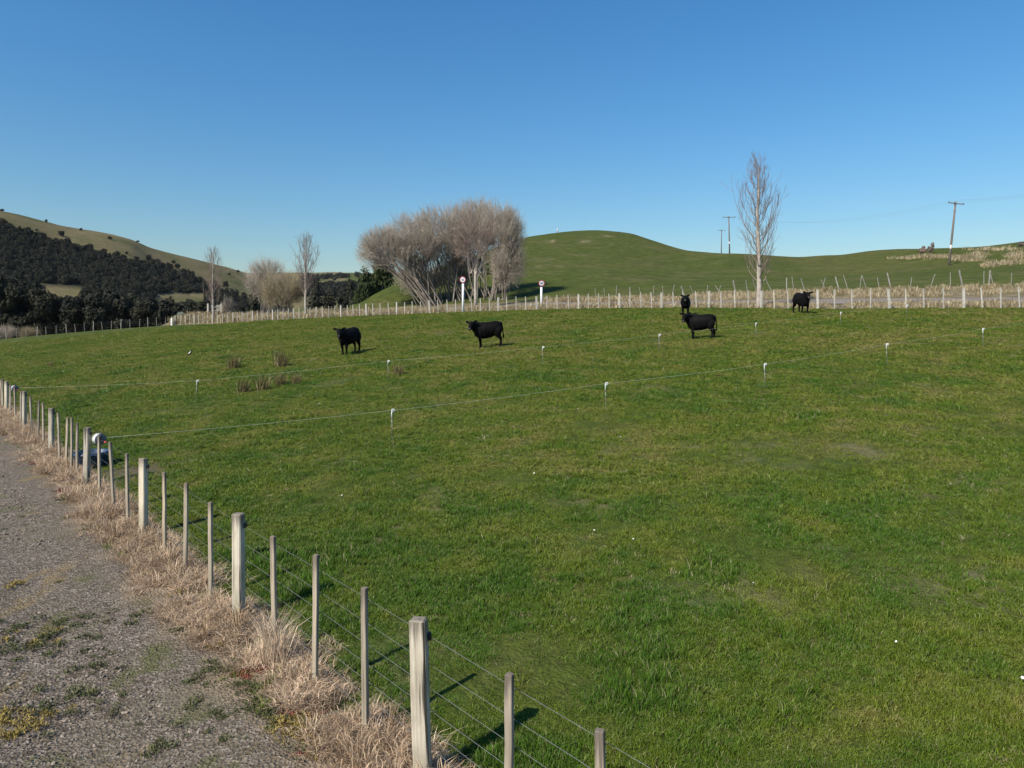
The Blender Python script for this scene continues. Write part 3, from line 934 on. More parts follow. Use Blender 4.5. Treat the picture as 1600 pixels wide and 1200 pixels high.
while s < acc[-1]:
    v = along(fpts, acc, s) - rf0
    isp = k % 4 == 0
    me = fp_var[(k // 4) % 3] if isp else fb_var[k % 4]
    o = link('post' if isp else 'batten', me, rfence, v + Vector((0, 0, r.uniform(-.05, .03))), (r.gauss(0, .02), r.gauss(-.02, .022), r.uniform(-.4, .4)))
    s += 1.12 * r.uniform(.9, 1.1); k += 1
for z in (.25, .45, .65, .85, 1.1, 1.32):
    link('wire', tube_mesh('wire', [v - rf0 + Vector((0, .05, z)) for v in fpts[::6]], .003, M['wire'], 4), rfence)

og = [box_mesh('post', .11, .10, 1.75, M['grey_wood'], .01, -.2, .012, 90 + k, 3) for k in range(3)]
ob = [box_mesh('batten', .055, .05, 1.6, M['grey_wood'], .005, -.2, .012, 94 + k, 3) for k in range(3)]
# fence on the paddock's open edge, in front of the dark wood
ef0 = at_Y(150, float(fence_Y(150)))
efence = empty('wire_fence', ef0, 'thin post and wire fence on the paddock edge before the dark wood', 'fence')
epts = []
for i, px in enumerate([-130, -105, -80, -55, -30, -8, 10, 26, 41, 58, 72, 88, 104, 118, 132, 146, 160, 174, 189, 203, 218, 231, 245, 258]):
    v = at_Y(px, float(fence_Y(px)))
    epts.append(v)
    me = og[i % 3] if i % 3 == 0 else ob[i % 3]
    o = link('post' if i % 3 == 0 else 'batten', me, efence, v - ef0, (r.gauss(0, .03), r.gauss(-.03, .04), r.uniform(-.4, .4)))
    o.scale = (1, 1, .9)
for z in (.3, .6, .9, 1.15):
    link('wire', tube_mesh('wire', [v - ef0 + Vector((0, .05, z)) for v in epts], .003, M['wire'], 4), efence)

# old leaning fence above the road
of0 = at_Y(1250, float(fence_Y(1250)) + 17.2)
ofence = empty('wire_fence', of0, 'old grey fence with crooked leaning posts on the bank above the road', 'fence')
opts = []
for i, (px, ln, th) in enumerate([(930, 0, 0), (945, .1, 0), (962, -.1, 0), (985, .05, 1), (1003, .3, 0), (1020, -.1, 0), (1036, .05, 0), (1050, -.2, 0), (1070, .42, 1), (1084, .4, 0), (1105, -.1, 0), (1121, -.35, 0), (1126, .5, 0), (1150, .22, 1), (1168, .15, 0),
                              (1182, .3, 0), (1206, .42, 0), (1229, 0, 1), (1240, .1, 0), (1257, .25, 0), (1284, -.25, 0), (1290, .4, 0), (1311, .25, 1), (1325, .28, 0), (1343, -.2, 0), (1354, .3, 0), (1374, .15, 0), (1392, .2, 1), (1422, -.15, 0), (1453, -.3, 0), (1485, 0, 0),
                              (1504, .2, 1), (1537, 0, 0), (1545, -.08, 1), (1552, .2, 0), (1580, .1, 0), (1606, .2, 1), (1640, -.1, 0), (1670, .2, 1)]):
    v = at_Y(px, float(fence_Y(px)) + 17.2)
    opts.append(v)
    o = link('post' if th else 'batten', og[i % 3] if th else ob[i % 3], ofence, v - of0, (r.gauss(0, .06), -ln, r.uniform(-.5, .5)))
    o.scale = (1, 1, r.uniform(.75, 1.05))
for z in (.35, .65, .95):
    link('wire', tube_mesh('wire', [v - of0 + Vector((0, 0, z)) for v in opts], .003, M['wire'], 4), ofence)

# ------------------------------------------------------------------ bare trees
def bez(a, b, c, n):
    t = np.linspace(0, 1, n + 1)[:, None]
    return (1 - t) ** 2 * a + 2 * t * (1 - t) * b + t * t * c

class Segs:
    def __init__(s): s.a, s.b, s.r0, s.r1 = [], [], [], []
    def curve(s, pts, r0, r1):
        n = len(pts) - 1
        for i in range(n):
            s.a.append(pts[i]); s.b.append(pts[i+1])
            s.r0.append(r0 + (r1 - r0) * i / n); s.r1.append(r0 + (r1 - r0) * (i + 1) / n)
    def mesh(s, name, mat, n=4, smooth=True):
        V, q = tubes(np.array(s.a), np.array(s.b), s.r0, s.r1, n)
        return mesh_from(name, V, [q], smooth, [mat])
    def geo(s, n): return tubes(np.array(s.a), np.array(s.b), s.r0, s.r1, n)

def unit(v): return v / (np.linalg.norm(v) + 1e-9)

M['bark_pale'] = plain('pale_bark', (.33, .29, .245), .9, .1, .3, 3)
M['bark_twig'] = plain('twig_bark', (.235, .18, .15), .9, .1, .3, 1)
M['bark_willow'] = plain('willow_bark', (.20, .17, .14), .9, .1, .45, 1.2)
M['twig_willow'] = plain('willow_twig', (.38, .325, .265), .9, .1, .25, .6)
M['twig_gold'] = plain('golden_twig', (.28, .23, .15), .9, .1, .25, .6)
M['bud'] = plain('pale_bud', (.45, .39, .28), .8, .2, .2, 2)
M['bud_gold'] = plain('golden_bud', (.38, .31, .15), .8, .2, .2, 2)

def poplar(H, W, clear, seed, nb=46, trunk_r=None, wide_low=0.0):
    """upright bare tree: straight trunk, branches sweeping upward; returns trunk mesh, branches mesh"""
    r = np.random.default_rng(seed)
    tr_r = trunk_r or H * .012
    T = Segs()
    zs = np.linspace(0, 1, 13)
    ctr = np.stack([np.cumsum(r.normal(0, .012, 13)) * H * .2, np.cumsum(r.normal(0, .012, 13)) * H * .2, zs * H], -1)
    ctr[0, 2] = -.3
    rad = tr_r * (1 - zs) ** .8 + .02
    rad[0] *= 1.35
    Vt, ft = poly_tube([tuple(p) for p in ctr], list(rad), 8)
    tm = mesh_from('trunk', Vt, ft, True, [M['bark_pale']])
    B = Segs()
    for i in range(nb):
        f = clear + (1 - clear) * ((i + r.uniform(0, 1)) / nb) ** 1.05 * .97
        base = np.array([np.interp(f, zs, ctr[:, k]) for k in range(3)])
        az = i * 2.4 + r.uniform(-.5, .5)
        g = (f - clear) / (1 - clear)
        prof = (min(1, .55 + 1.6 * g) if g < .3 else (1 - (g - .3) / .7) ** .75 + .06)
        out = W * .5 * prof * r.uniform(.65, 1.12)
        up = out * r.uniform(1.15, 1.9) + .4
        up = min(up, (H - base[2]) * .9 + .5)
        h = np.array([math.cos(az), math.sin(az), 0])
        if wide_low and i < 3: out *= 1.0 + wide_low; up *= .9
        p1 = base + h * out * .7 + np.array([0, 0, up * .28]); p2 = base + h * out + np.array([0, 0, up])
        pts = bez(base, p1, p2, 5)
        r0 = max(.011, tr_r * .28 * (1 - f) + .012)
        B.curve(pts, r0, .008)
        ns = int(4 + 6 * prof)
        for j in range(ns):
            t = r.uniform(.2, .98); q = pts[0] + (pts[-1] - pts[0]) * 0
            kk = t * 5; k0 = min(int(kk), 4); q = pts[k0] + (pts[k0+1] - pts[k0]) * (kk - k0)
            dirv = unit(unit(pts[-1] - pts[-2]) * 1.0 + r.normal(0, .38, 3) + np.array([0, 0, .35]))
            ln = r.uniform(.35, 1.0) * (.5 + .12 * H) * (.5 + .5 * prof)
            e = q + dirv * ln
            B.curve(bez(q, q + dirv * ln * .5 + h * .05, e + np.array([0, 0, ln * .15]), 2), .011, .006)
            for _ in range(3):
                tq = r.uniform(.3, 1); w = q + (e - q) * tq
                dv2 = unit(dirv + r.normal(0, .45, 3) + np.array([0, 0, .3]))
                B.curve(np.array([w, w + dv2 * r.uniform(.25, .6)]), .0075, .004)
    return tm, B.mesh('branches', M['bark_twig'], 3)

def bare_tree(name, base, H, W, clear, seed, label, cat='tree', group=None, **kw):
    t = empty(name, base, label, cat, group)
    tm, bmh = poplar(H, W, clear, seed, **kw)
    link('trunk', tm, t); link('branches', bmh, t)
    return t

def px_h(n, Y): return n * Y / F
b0 = at_Y(1186, 56.5); bare_tree('poplar_tree', b0, px_h(224, b0.y), px_h(74, b0.y), .15, 3, 'tall bare poplar alone by the road, tallest tree on the right', nb=44, trunk_r=.20, wide_low=.35)
b0 = at_Y(478, 89); bare_tree('poplar_tree', b0, px_h(120, b0.y), px_h(38, b0.y), .24, 5, 'slim bare poplar beside the rounded brown bushes left of centre', nb=44, trunk_r=.17)
b0 = at_Y(334, 101); bare_tree('poplar_tree', b0, px_h(104, b0.y), px_h(40, b0.y), .16, 8, 'slim bare poplar in front of the dark wood on the left', nb=40, trunk_r=.16)

def fan_tree(base, centre, rad, seed, n=(9, 7, 8, 6), r0=.17, twig=.0105, tl=1.05, low=.25, bud=2, foot=.35):
    """many stems rising from one foot, dividing into a dense rounded crown of fine twigs"""
    r = np.random.default_rng(seed)
    base, centre, rad = np.array(base, float), np.array(centre, float), np.array(rad, float)
    S1, S2 = Segs(), Segs()
    tips = []
    def dirs(k):
        d = r.normal(0, 1, (k, 3)); d[:, 2] = np.abs(d[:, 2]) * .9 - low * r.uniform(0, 1, k)
        return d / np.linalg.norm(d, axis=1, keepdims=True)
    for i in range(n[0]):
        d1 = dirs(1)[0]
        e1 = centre + rad * d1 * np.array([.5, .5, .32]) - np.array([0, 0, rad[2] * .30])
        f = base + np.array([r.normal(0, foot), r.normal(0, foot), -.25])
        ctrl = f + (e1 - f) * .45 + np.array([0, 0, .10 * np.linalg.norm(e1 - f)]) + r.normal(0, .25, 3)
        p = bez(f, ctrl, e1, 6)
        k0 = r0 * r.uniform(.55, 1.1)
        S1.curve(p, k0, k0 * .45)
        for j in range(n[1]):
            t = r.uniform(.35, 1) ** .8; kk = t * 6; q0 = min(int(kk), 5); q = p[q0] + (p[q0+1] - p[q0]) * (kk - q0)
            d2 = unit(d1 + r.normal(0, .55, 3) * np.array([1, 1, .8]))
            e2 = centre + rad * d2 * r.uniform(.45, .8)
            p2 = bez(q, q + (e2 - q) * .5 + np.array([0, 0, .12 * np.linalg.norm(e2 - q)]), e2, 4)
            S1.curve(p2, k0 * .36, k0 * .14)
            for m_ in range(n[2]):
                t = r.uniform(.3, 1); kk = t * 4; q0 = min(int(kk), 3); w = p2[q0] + (p2[q0+1] - p2[q0]) * (kk - q0)
                d3 = unit(d2 + r.normal(0, .30, 3))
                e3 = centre + rad * d3 * r.uniform(.70, 1.03) + np.array([0, 0, .06 * rad[2] * r.uniform(0, 1)])
                if np.linalg.norm(e3 - w) > 3.2: e3 = w + unit(e3 - w) * 3.2
                p3 = bez(w, w + (e3 - w) * .5 + r.normal(0, .1, 3) + np.array([0, 0, .12]), e3, 2)
                S2.curve(p3, twig * 1.5, twig)
                ax = unit(e3 - w)
                for _ in range(n[3]):
                    v = w + (e3 - w) * r.uniform(.25, 1)
                    d4 = unit(ax * .7 + r.normal(0, .30, 3) + np.array([0, 0, .75]))
                    e4 = v + d4 * tl * r.uniform(.5, 1.2)
                    S2.curve(np.array([v, e4]), twig * .8, twig * .45)
                    tips.append((v, e4))
    return S1, S2, tips, r

def willow(name, base, centre, rad, seed, label, n=(9, 7, 8, 6), r0=.17, gold=False, group=None, **kw):
    t = empty(name, base, label, 'tree', group)
    b = np.array(base)
    S1, S2, tips, rr = fan_tree((0, 0, 0), np.array(centre) - b, rad, seed, n, r0, **kw)
    link('stems', S1.mesh('stems', M['bark_willow'], 5), t)
    V, q = S2.geo(3)
    # buds: tiny two-triangle flecks along the twigs
    A = np.array([a for a, e in tips]); E = np.array([e for a, e in tips])
    k = rr.uniform(.3, 1, (len(A), 1)); P = A + (E - A) * k
    sz = .024
    o1 = rr.normal(0, sz, P.shape); o2 = rr.normal(0, sz, P.shape)
    VB = np.stack([P - o1, P + o2, P + o1, P - o2], 1).reshape(-1, 3)
    qb = np.arange(len(P))[:, None] * 4 + np.arange(4)[None] + len(V)
    me = mesh_from('twigs', np.vstack([V, VB]), [q, qb], False, [M['twig_gold' if gold else 'twig_willow'], M['bud_gold' if gold else 'bud']],
                   midx=np.r_[np.zeros(len(q)), np.ones(len(qb))])
    link('twigs', me, t)
    return t
def wl(bpx, Y, cpx, cpy, rxp, rzp, seed, label, dY=0, **kw):
    base = at_Y(bpx, Y)
    Yc = Y + dY
    c = Vector(((cpx - 800) / F * Yc, Yc, Z(Yc, cpy)))
    return willow('willow_tree', base, c, (px_h(rxp, Yc), px_h(rxp, Yc) * .8, px_h(rzp, Yc)), seed, label, group=None, **kw)
wl(668, 91, 601, 398, 46, 43, 21, 'bare willow leaning far left, leftmost of the big willow clump', n=(15, 6, 9, 6), r0=.11, foot=.7)
wl(676, 93, 642, 383, 50, 52, 22, 'bare willow with upright stems just right of the leaning one', n=(17, 6, 9, 6), r0=.10, foot=1.0, low=.4)
wl(704, 95, 690, 372, 58, 56, 23, 'bare willow in the middle of the big clump, left of the taller pair', dY=1, n=(20, 6, 9, 6), r0=.10, foot=1.2, low=.4)
wl(738, 96, 742, 364, 58, 56, 24, 'tallest bare willow, its round crown topping the big clump', dY=2, n=(20, 6, 9, 6), r0=.10, foot=1.2, low=.4)
wl(768, 93, 776, 368, 48, 54, 25, 'bare willow with round crown at the right end of the big clump', n=(18, 6, 9, 6), r0=.10, foot=1.0, low=.45)
wl(786, 92, 794, 420, 30, 42, 26, 'low brown thicket willow at the foot of the clump, right side', n=(11, 8, 7, 6), low=.6, r0=.12)
wl(716, 99, 712, 425, 46, 34, 27, 'low twiggy willow growing behind the trunks of the big clump', n=(12, 7, 6, 5), low=.6, r0=.12)
wl(660, 98, 655, 440, 40, 30, 28, 'low twiggy willow behind the leaning willow, under its crown', n=(12, 7, 7, 5), low=.6, r0=.11)
# pale fan tree in front of the clump
b0 = at_Y(743, 80)
t = empty('poplar_tree', b0, 'bare pale tree with a clean trunk and fan crown before the willow clump', 'tree')
fork = Vector((0, 0, px_h(58, 80)))
link('trunk', tube_mesh('trunk', [(0, 0, -.3), (.03, 0, 1.2), (-.02, 0, 2.8), (0, 0, fork.z + .4)], [.24, .18, .16, .12], M['bark_pale'], 8), t)
S1, S2, tips, rr = fan_tree(tuple(fork), (0, 0, px_h(103, 80)), (px_h(39, 80), px_h(34, 80), px_h(54, 80)), 31, (13, 6, 6, 5), .085, .010, .7, .1)
link('branches', S1.mesh('branches', M['bark_pale'], 4), t); link('twigs', S2.mesh('twigs', M['bark_twig'], 3, False), t)
# rounded brown bushes left of centre
wl(418, 104, 418, 442, 38, 38, 41, 'rounded bare willow bush, the taller and browner of two left of centre', n=(13, 7, 7, 5), low=.8, r0=.10)
wl(447, 98, 440, 458, 34, 34, 42, 'rounded golden willow bush beside the slim poplar, lower of the two', n=(13, 7, 7, 5), low=.9, r0=.10, gold=True)
wl(352, 103, 355, 482, 9, 14, 43, 'small purplish bare shrub behind the roadside fence', n=(6, 5, 5, 4), low=.6, r0=.06)
wl(8, 122, 6, 522, 17, 10, 44, 'low bare grey shrub at the paddock edge, far left', n=(8, 6, 6, 5), low=.8, r0=.06)
wl(47, 121, 46, 524, 12, 8, 45, 'low reddish bare shrub behind the edge fence posts', n=(8, 6, 6, 5), low=.8, r0=.06, gold=True)

# ------------------------------------------------------------------ evergreen trees
def mat_leaf(name, lo, hi):
    m, nt, b = new_mat(name, .75, .15)
    oi = nt.nodes.new('ShaderNodeObjectInfo')
    c = ramp(nt, attr(nt, 'rnd'), [(0, lo), (1, hi)])
    c = mix(nt, 1.0, c, ramp(nt, oi.outputs['Random'], [(0, (.75, .78, .8)), (1, (1.2, 1.15, 1.05))]), 'MULTIPLY')
    setc(nt, b, c)
    return m
M['leaf_dark'] = mat_leaf('dark_bush_foliage', (.016, .018, .012), (.036, .036, .022))
M['leaf_green'] = mat_leaf('evergreen_foliage', (.026, .038, .014), (.058, .074, .026))
M['leaf_pale'] = mat_leaf('pale_grey_foliage', (.30, .32, .22), (.46, .48, .36))
def crown_mesh(name, seed, nl, nleaf, size, mat, aspect=1.0, flat=.0, conical=0.0):
    """crown of unit radius: leaf-clump faces over uneven lobes"""
    r = np.random.default_rng(seed)
    lob = []
    for i in range(nl):
        z = r.uniform(-.25, .8)
        w = (1 - conical * max(z, 0)) * math.sqrt(max(0, 1 - (z * .9) ** 2)) * .58
        a = r.uniform(0, 6.28); q = math.sqrt(r.uniform(0.1, 1)) * w
        lob.append((q * math.cos(a), q * math.sin(a), z * aspect, r.uniform(.26, .46)))
    lob.append((0, 0, .1 * aspect, .62))
    k = r.integers(0, len(lob), nleaf)
    L = np.array(lob)[k]
    d = r.normal(0, 1, (nleaf, 3)); d /= np.linalg.norm(d, axis=1, keepdims=True)
    P = L[:, :3] + d * L[:, 3:4] * r.uniform(.72, 1.08, (nleaf, 1)) * np.array([1, 1, .85])
    nrm = d + r.normal(0, .45, d.shape); nrm[:, 2] += .35; nrm /= np.linalg.norm(nrm, axis=1, keepdims=True)
    ref = r.normal(0, 1, d.shape)
    u = np.cross(nrm, ref); u /= np.linalg.norm(u, axis=1, keepdims=True)
    v = np.cross(nrm, u)
    s = size * r.uniform(.5, 1.4, (nleaf, 1))
    Vt = np.stack([P - u * s, P - v * s * .6 + nrm * s * .2, P + u * s, P + v * s * .6 - nrm * s * .15], 1).reshape(-1, 3)
    q = np.arange(nleaf)[:, None] * 4 + np.arange(4)[None]
    return mesh_from(name, Vt, [q], False, [mat], attrs={'rnd': np.repeat(r.uniform(0, 1, nleaf), 4)})
crowns_dark = [crown_mesh('crown', 500 + k, 9, 900, .11, M['leaf_dark'], .85) for k in range(5)]
crowns_green = [crown_mesh('crown', 520 + k, 12, 2200, .075, M['leaf_green'], .95) for k in range(3)]
crown_con = [crown_mesh('crown', 530 + k, 16, 1600, .085, M['leaf_dark'], 2.2, conical=1.0) for k in range(2)]
trunk_s = tube_mesh('trunk', [(0, 0, -.6), (.02, 0, .2), (0, 0, .8)], [.10, .07, .04], M['bark_willow'], 6)
def evergreen(name, base, rx, rz, seed, label, cat='tree', group=None, crown=None, lift=.55):
    t = empty(name, base, label, cat, group)
    rr = random.Random(seed)
    t.rotation_euler = (0, 0, rr.uniform(0, 6.28))
    o = link('crown', crown, t, (0, 0, rz * lift)); o.scale = (rx, rx, rz)
    k = link('trunk', trunk_s, t, (0, 0, 0)); k.scale = (rx, rx, rz)
    return t
# the dark evergreen beside the willows and the trees of the valley mouth
def eg(px, Y, py_c, rxp, rzp, seed, label, crown, group=None, name='evergreen_tree', lift=.55):
    b = at_Y(px, Y)
    zc = Z(Y, py_c); rz = px_h(rzp, Y)
    top = zc + .9 * rz
    if zc - .75 * rz > b.z and name != 'conifer_tree':                              # crown reaches down to the ground
        rz = (top - b.z) / 1.6; zc = b.z + .7 * rz
    t = evergreen(name, (b.x, b.y, zc - rz * lift), px_h(rxp, Y), rz, seed, label, 'tree', group, crown, lift)
    # let the trunk reach the ground under the crown
    tr = t.children[1]
    drop = zc - rz * lift - b.z
    if drop > 0 and name != 'conifer_tree':
        tr.location.z = -drop; tr.scale.z = (drop + rz * .8)
    return t
eg(597, 120, 430, 26, 36, 1, 'dense dark evergreen at the left edge of the willow clump, tallest there', crowns_green[0])
eg(574, 117, 446, 17, 28, 2, 'lower dark evergreen left of the tallest one by the willow clump', crowns_green[1])
eg(648, 120, 430, 22, 34, 3, 'dark evergreen showing behind the upright stems of the willow clump', crowns_green[2])
eg(705, 122, 438, 26, 32, 4, 'dark evergreen half hidden behind the middle willow stems', crowns_green[0])
eg(772, 121, 430, 26, 36, 5, 'dark evergreen half hidden behind the right willow stems', crowns_green[1])
for i, (px, Y, pc, rx, rz, lab) in enumerate([(372, 180, 482, 17, 19, 'round dark tree directly left of the rounded brown bushes'), (397, 200, 474, 14, 14, 'small dark tree tucked against the rounded brown bushes'),
                                           (490, 210, 472, 17, 14, 'round dark tree just right of the slim poplar'), (514, 220, 473, 16, 13, 'dark tree in the valley mouth, third from the willows'), (536, 215, 471, 15, 13, 'dark tree in the valley mouth, second from the willows'),
                                           (556, 190, 474, 14, 14, 'dark tree in the valley mouth nearest the willows'), (548, 330, 446, 11, 9, 'distant dark tree above the valley mouth trees'), (494, 420, 440, 8, 6, 'distant dark tree beside the pale valley field')]):
    eg(px, Y, pc, rx, rz, 20 + i, lab, crowns_dark[i % 5])
eg(586, 119, 464, 15, 16, 51, 'low dark bush under the tall evergreen at the willow clump', crowns_green[2])
eg(561, 124, 468, 14, 17, 52, 'low dark tree left of the evergreens at the willow clump', crowns_green[0])
# lone bushes dotted on the dry hillside
HB = [(3, 331, 4), (72, 344, 3), (126, 357, 3), (96, 369, 6), (172, 374, 4), (57, 361, 3), (163, 397, 6), (183, 400, 6), (198, 397, 3), (194, 404, 5), (214, 406, 5), (232, 408, 7), (246, 412, 6), (271, 412, 4), (277, 420, 6), (215, 379, 3), (352, 449, 7), (358, 430, 3), (372, 426, 3), (137, 390, 7), (101, 388, 7), (42, 366, 8)]
for i, (px, py, rp) in enumerate(HB):
    g = on_ground(px, py, 260, 1200)
    if g.y > 1150: g = on_ground(px, py + 3, 260, 1200)
    rr = px_h(rp, g.y)
    evergreen('hillside_bush', (g.x, g.y, g.z), rr, rr * .9, 60 + i, ('small dark bush on the skyline of the dry left hill' if i in (0, 1, 2, 15, 18) else 'dark bush at the ragged upper fringe of the left wood' if i in (6, 7, 9, 10, 11, 12, 14, 19, 20, 21) else 'small dark bush alone on the open dry hillside at left'), 'bush', 'bushes dotted on the dry hillside', crowns_dark[i % 5], .6)
# ridge bushes on the green hill
M['bush_grey'] = mat_leaf('dry_bush_foliage', (.16, .12, .10), (.27, .21, .165))
cb = crown_mesh('crown', 560, 8, 500, .12, M['bush_grey'], .8)
g = on_ground(1442, 396, 80, 200); evergreen('ridge_bush', g, px_h(8, g.y), px_h(9, g.y), 1, 'small greyish bush on the skyline left of the leaning pole', 'bush', None, cb, .5)
g = on_ground(1455, 396, 80, 200); evergreen('ridge_bush', g, px_h(7, g.y), px_h(12, g.y), 2, 'taller greyish bush on the skyline nearest the leaning pole', 'bush', None, cb, .6)
g = on_ground(1596, 385, 80, 200); evergreen('ridge_bush', g, px_h(8, g.y), px_h(6, g.y), 3, 'brownish bush on the skyline at the right picture edge', 'bush', None, cb, .5)
# pale shrub by the gate posts
cp = crown_mesh('crown', 561, 7, 500, .10, M['leaf_pale'], .9)
g = at_Y(283, 106.5); evergreen('pale_shrub', g, px_h(7, g.y), px_h(8, g.y), 4, 'pale grey green shrub beside the white gate post on the left', 'shrub', None, cp, .7)

# the wood on the left: too dense to count
wp, ws, wi = [], [], []
rw = np.random.default_rng(77)
for _ in range(26000):
    px = rw.uniform(-420, 470)
    Y = rw.uniform(165, 760)
    if rw.uniform() > .35 + .65 * (Y / 760): continue
    v = at_Y(px, Y)
    py = HY - F * (v.z - CH) / Y
    ln = float(np.interp(px, [a for a, b in FOREST_LINE], [b for a, b in FOREST_LINE]))
    if py < ln + rw.normal(2, 2.5): continue
    if px > 255 and Y > 330 and rw.uniform() < np.clip((px - 255) / 120, 0, .85) : continue
    if 58 < px < 130 and 444 < py < 476 and Y > 236: continue
    if 240 < px < 322 and 458 < py < 480 and Y > 236: continue
    if px > 330 and Y < 260: continue
    if px > 400: continue
    rad = rw.uniform(1.9, 3.6) * (1.15 if Y < 280 else 1)
    wp.append((v.x, v.y, v.z + rad * .45)); ws.append((rad, rad, rad * rw.uniform(.9, 1.5))); wi.append(rw.integers(0, 5))
# a nearer fold of the wood that rises behind the edge fence, and conifers at the far left
for _ in range(1500):
    px = rw.uniform(-300, 335); Y = rw.uniform(150, 235)
    top = float(np.interp(px, [-300, 0, 40, 60, 100, 160, 220, 280, 330], [420, 440, 448, 462, 478, 468, 478, 488, 492]))
    py = rw.uniform(top, 528)
    if py > 530: continue
    rad = rw.uniform(1.6, 2.9)
    x = (px - 800) / F * Y
    zc = Z(Y, py)
    zg = zt(x, Y)
    if zc < zg + .5: zc = zg + .5
    wp.append((x, Y, zc)); ws.append((rad, rad, rad * rw.uniform(.9, 1.4))); wi.append(rw.integers(0, 5))
wp, ws, wi = np.array(wp), np.array(ws), np.array(wi); L = len(wp)
scatter('dark_wood', wp, np.stack([np.zeros(L), np.zeros(L), rw.uniform(0, 6.28, L)], -1), ws, wi, crowns_dark, 'dense dark evergreen wood covering the lower slopes on the left', 'wood')
for i, (px, py, rx, rz, lab) in enumerate([(35, 447, 9, 13, 'dark pointed conifer standing above the wood at left, right of the pair'), (8, 452, 12, 14, 'dark pointed conifer at the far left, at the picture edge')]):
    Y = 235
    eg(px, Y, py, rx, rz, 90 + i, lab, crown_con[i], name='conifer_tree', lift=.3)
# far trees in the distance
fp, fs = [], []
for _ in range(420):
    px = rw.uniform(470, 570); Y = rw.uniform(600, 1500)
    v = at_Y(px, Y)
    if float(fbm(np.array(v.x / 70), np.array(v.y / 120), 8)) < .52: continue
    rad = rw.uniform(4, 8)
    fp.append((v.x, v.y, v.z + rad * .3)); fs.append((rad, rad, rad * .9))
L = len(fp)
scatter('distant_trees', np.array(fp), np.zeros((L, 3)), np.array(fs), rw.integers(0, 5, L), crowns_dark, 'scattered far off trees on the hills of the valley', 'wood')

# ------------------------------------------------------------------ power poles and lines
M['pole'] = plain('pole_wood', (.15, .125, .11), .9, .1, .3, 2)
M['pole_white'] = plain('white_band', (.62, .61, .58), .8)
M['ceramic'] = plain('insulator_brown', (.10, .09, .09), .4, .5)
M['line'] = plain('power_line', (.12, .13, .15), .5, .4)
def power_pole(px, Y, base_py, top_py, arm_px, lean, label, yaw=0, band=True):
    b = at_Y(px, Y); b.z = Z(Y, base_py) - .2
    H = (base_py - top_py) / F * Y + .2
    t = empty('power_pole', b, label, 'power pole', None, (0, lean, 0))
    link('pole', tube_mesh('pole', [(0, 0, -.5), (0, 0, H * .5), (0, 0, H)], [.17, .145, .12], M['pole'], 10), t)
    al = px_h(arm_px, Y)
    arm = link('crossarm', box_mesh('crossarm', al, .12, .12, M['pole'], .01, -.06), t, (0, -.16, H - .25), (0, 0, yaw))
    for k in (-.47, -.12, .47):
        link('insulator', lathe_mesh('insulator', [(0, 0), (.05, .01), (.07, .06), (.04, .10), (.06, .14), (.0, .18)], M['ceramic'], 8), arm, (al * k, 0, .06))
    if band:
        link('band', lathe_mesh('band', [(.158, 0), (.165, .02), (.165, .5), (.158, .52)], M['pole_white'], 10), t, (0, 0, H * .31))
    return t, [Vector((b.x, b.y, b.z)) + Vector((al * k * math.cos(lean) + math.sin(lean) * H, -.16, H * math.cos(lean) + (-al * k) * math.sin(lean))) for k in (-.47, -.12, .47)]
p3, e3 = power_pole(1482, 104, 419, 315, 25, math.atan2(11, 104), 'leaning wooden power pole on the green hillside at right')
p2, e2 = power_pole(1140, 169, 399, 338, 20, -.02, 'taller upright power pole on the ridge left of the tall poplar', band=True)
p1, e1 = power_pole(1127, 245, 400, 359, 12, 0.01, 'farther shorter power pole on the ridge, leftmost of the poles', band=False)
def line(a, b, sag, label, rad=.0065):
    pts = [a.lerp(b, t / 20) - Vector((0, 0, sag * 4 * (t / 20) * (1 - t / 20))) for t in range(21)]
    o = link('power_line', tube_mesh('power_line', [tuple(p - a) for p in pts], rad, M['line'], 4), None, a)
    return tag(o, label, 'power line')
far_r = [Vector((e.x + 42, e.y - 48, e.z + 2.5)) for e in e3]
for k, nm in enumerate(['left', 'middle', 'right']):
    line(e2[k], e3[k], 2.2, 'thin power line from the ridge pole to the leaning pole, %s wire' % nm)
    line(e3[k], far_r[k], 1.5, 'thin power line running right from the leaning pole, %s wire' % nm)
    line(e1[k], e2[k], 1.0, 'thin power line between the two ridge poles, %s wire' % nm, .008)
# stay wire of the farthest pole
tag(link('stay_wire', tube_mesh('stay_wire', [(0, 0, 0), (-11.5, 0, -8.5)], .010, M['wire'], 4), None, e1[1] + Vector((0, 0, -.5))), 'thin slanting stay wire left of the farther power pole', 'wire')

# mast on the hill top
g = at_Y(872, 236)
t = empty('radio_mast', g, 'slender pale mast on top of the green hill', 'mast')
hm = px_h(15, 236)
link('pole', tube_mesh('pole', [(0, 0, -.5), (0, 0, hm)], [.09, .06], M['wire'], 6), t)
link('antenna', lathe_mesh('antenna', [(0, 0), (.15, .05), (.15, 1.1), (0, 1.15)], M['pole_white'], 8), t, (-.2, 0, hm - 1.2))
link('crossbar', box_mesh('crossbar', 1.1, .1, .1, M['wire'], .01), t, (0, 0, hm - 1.5))

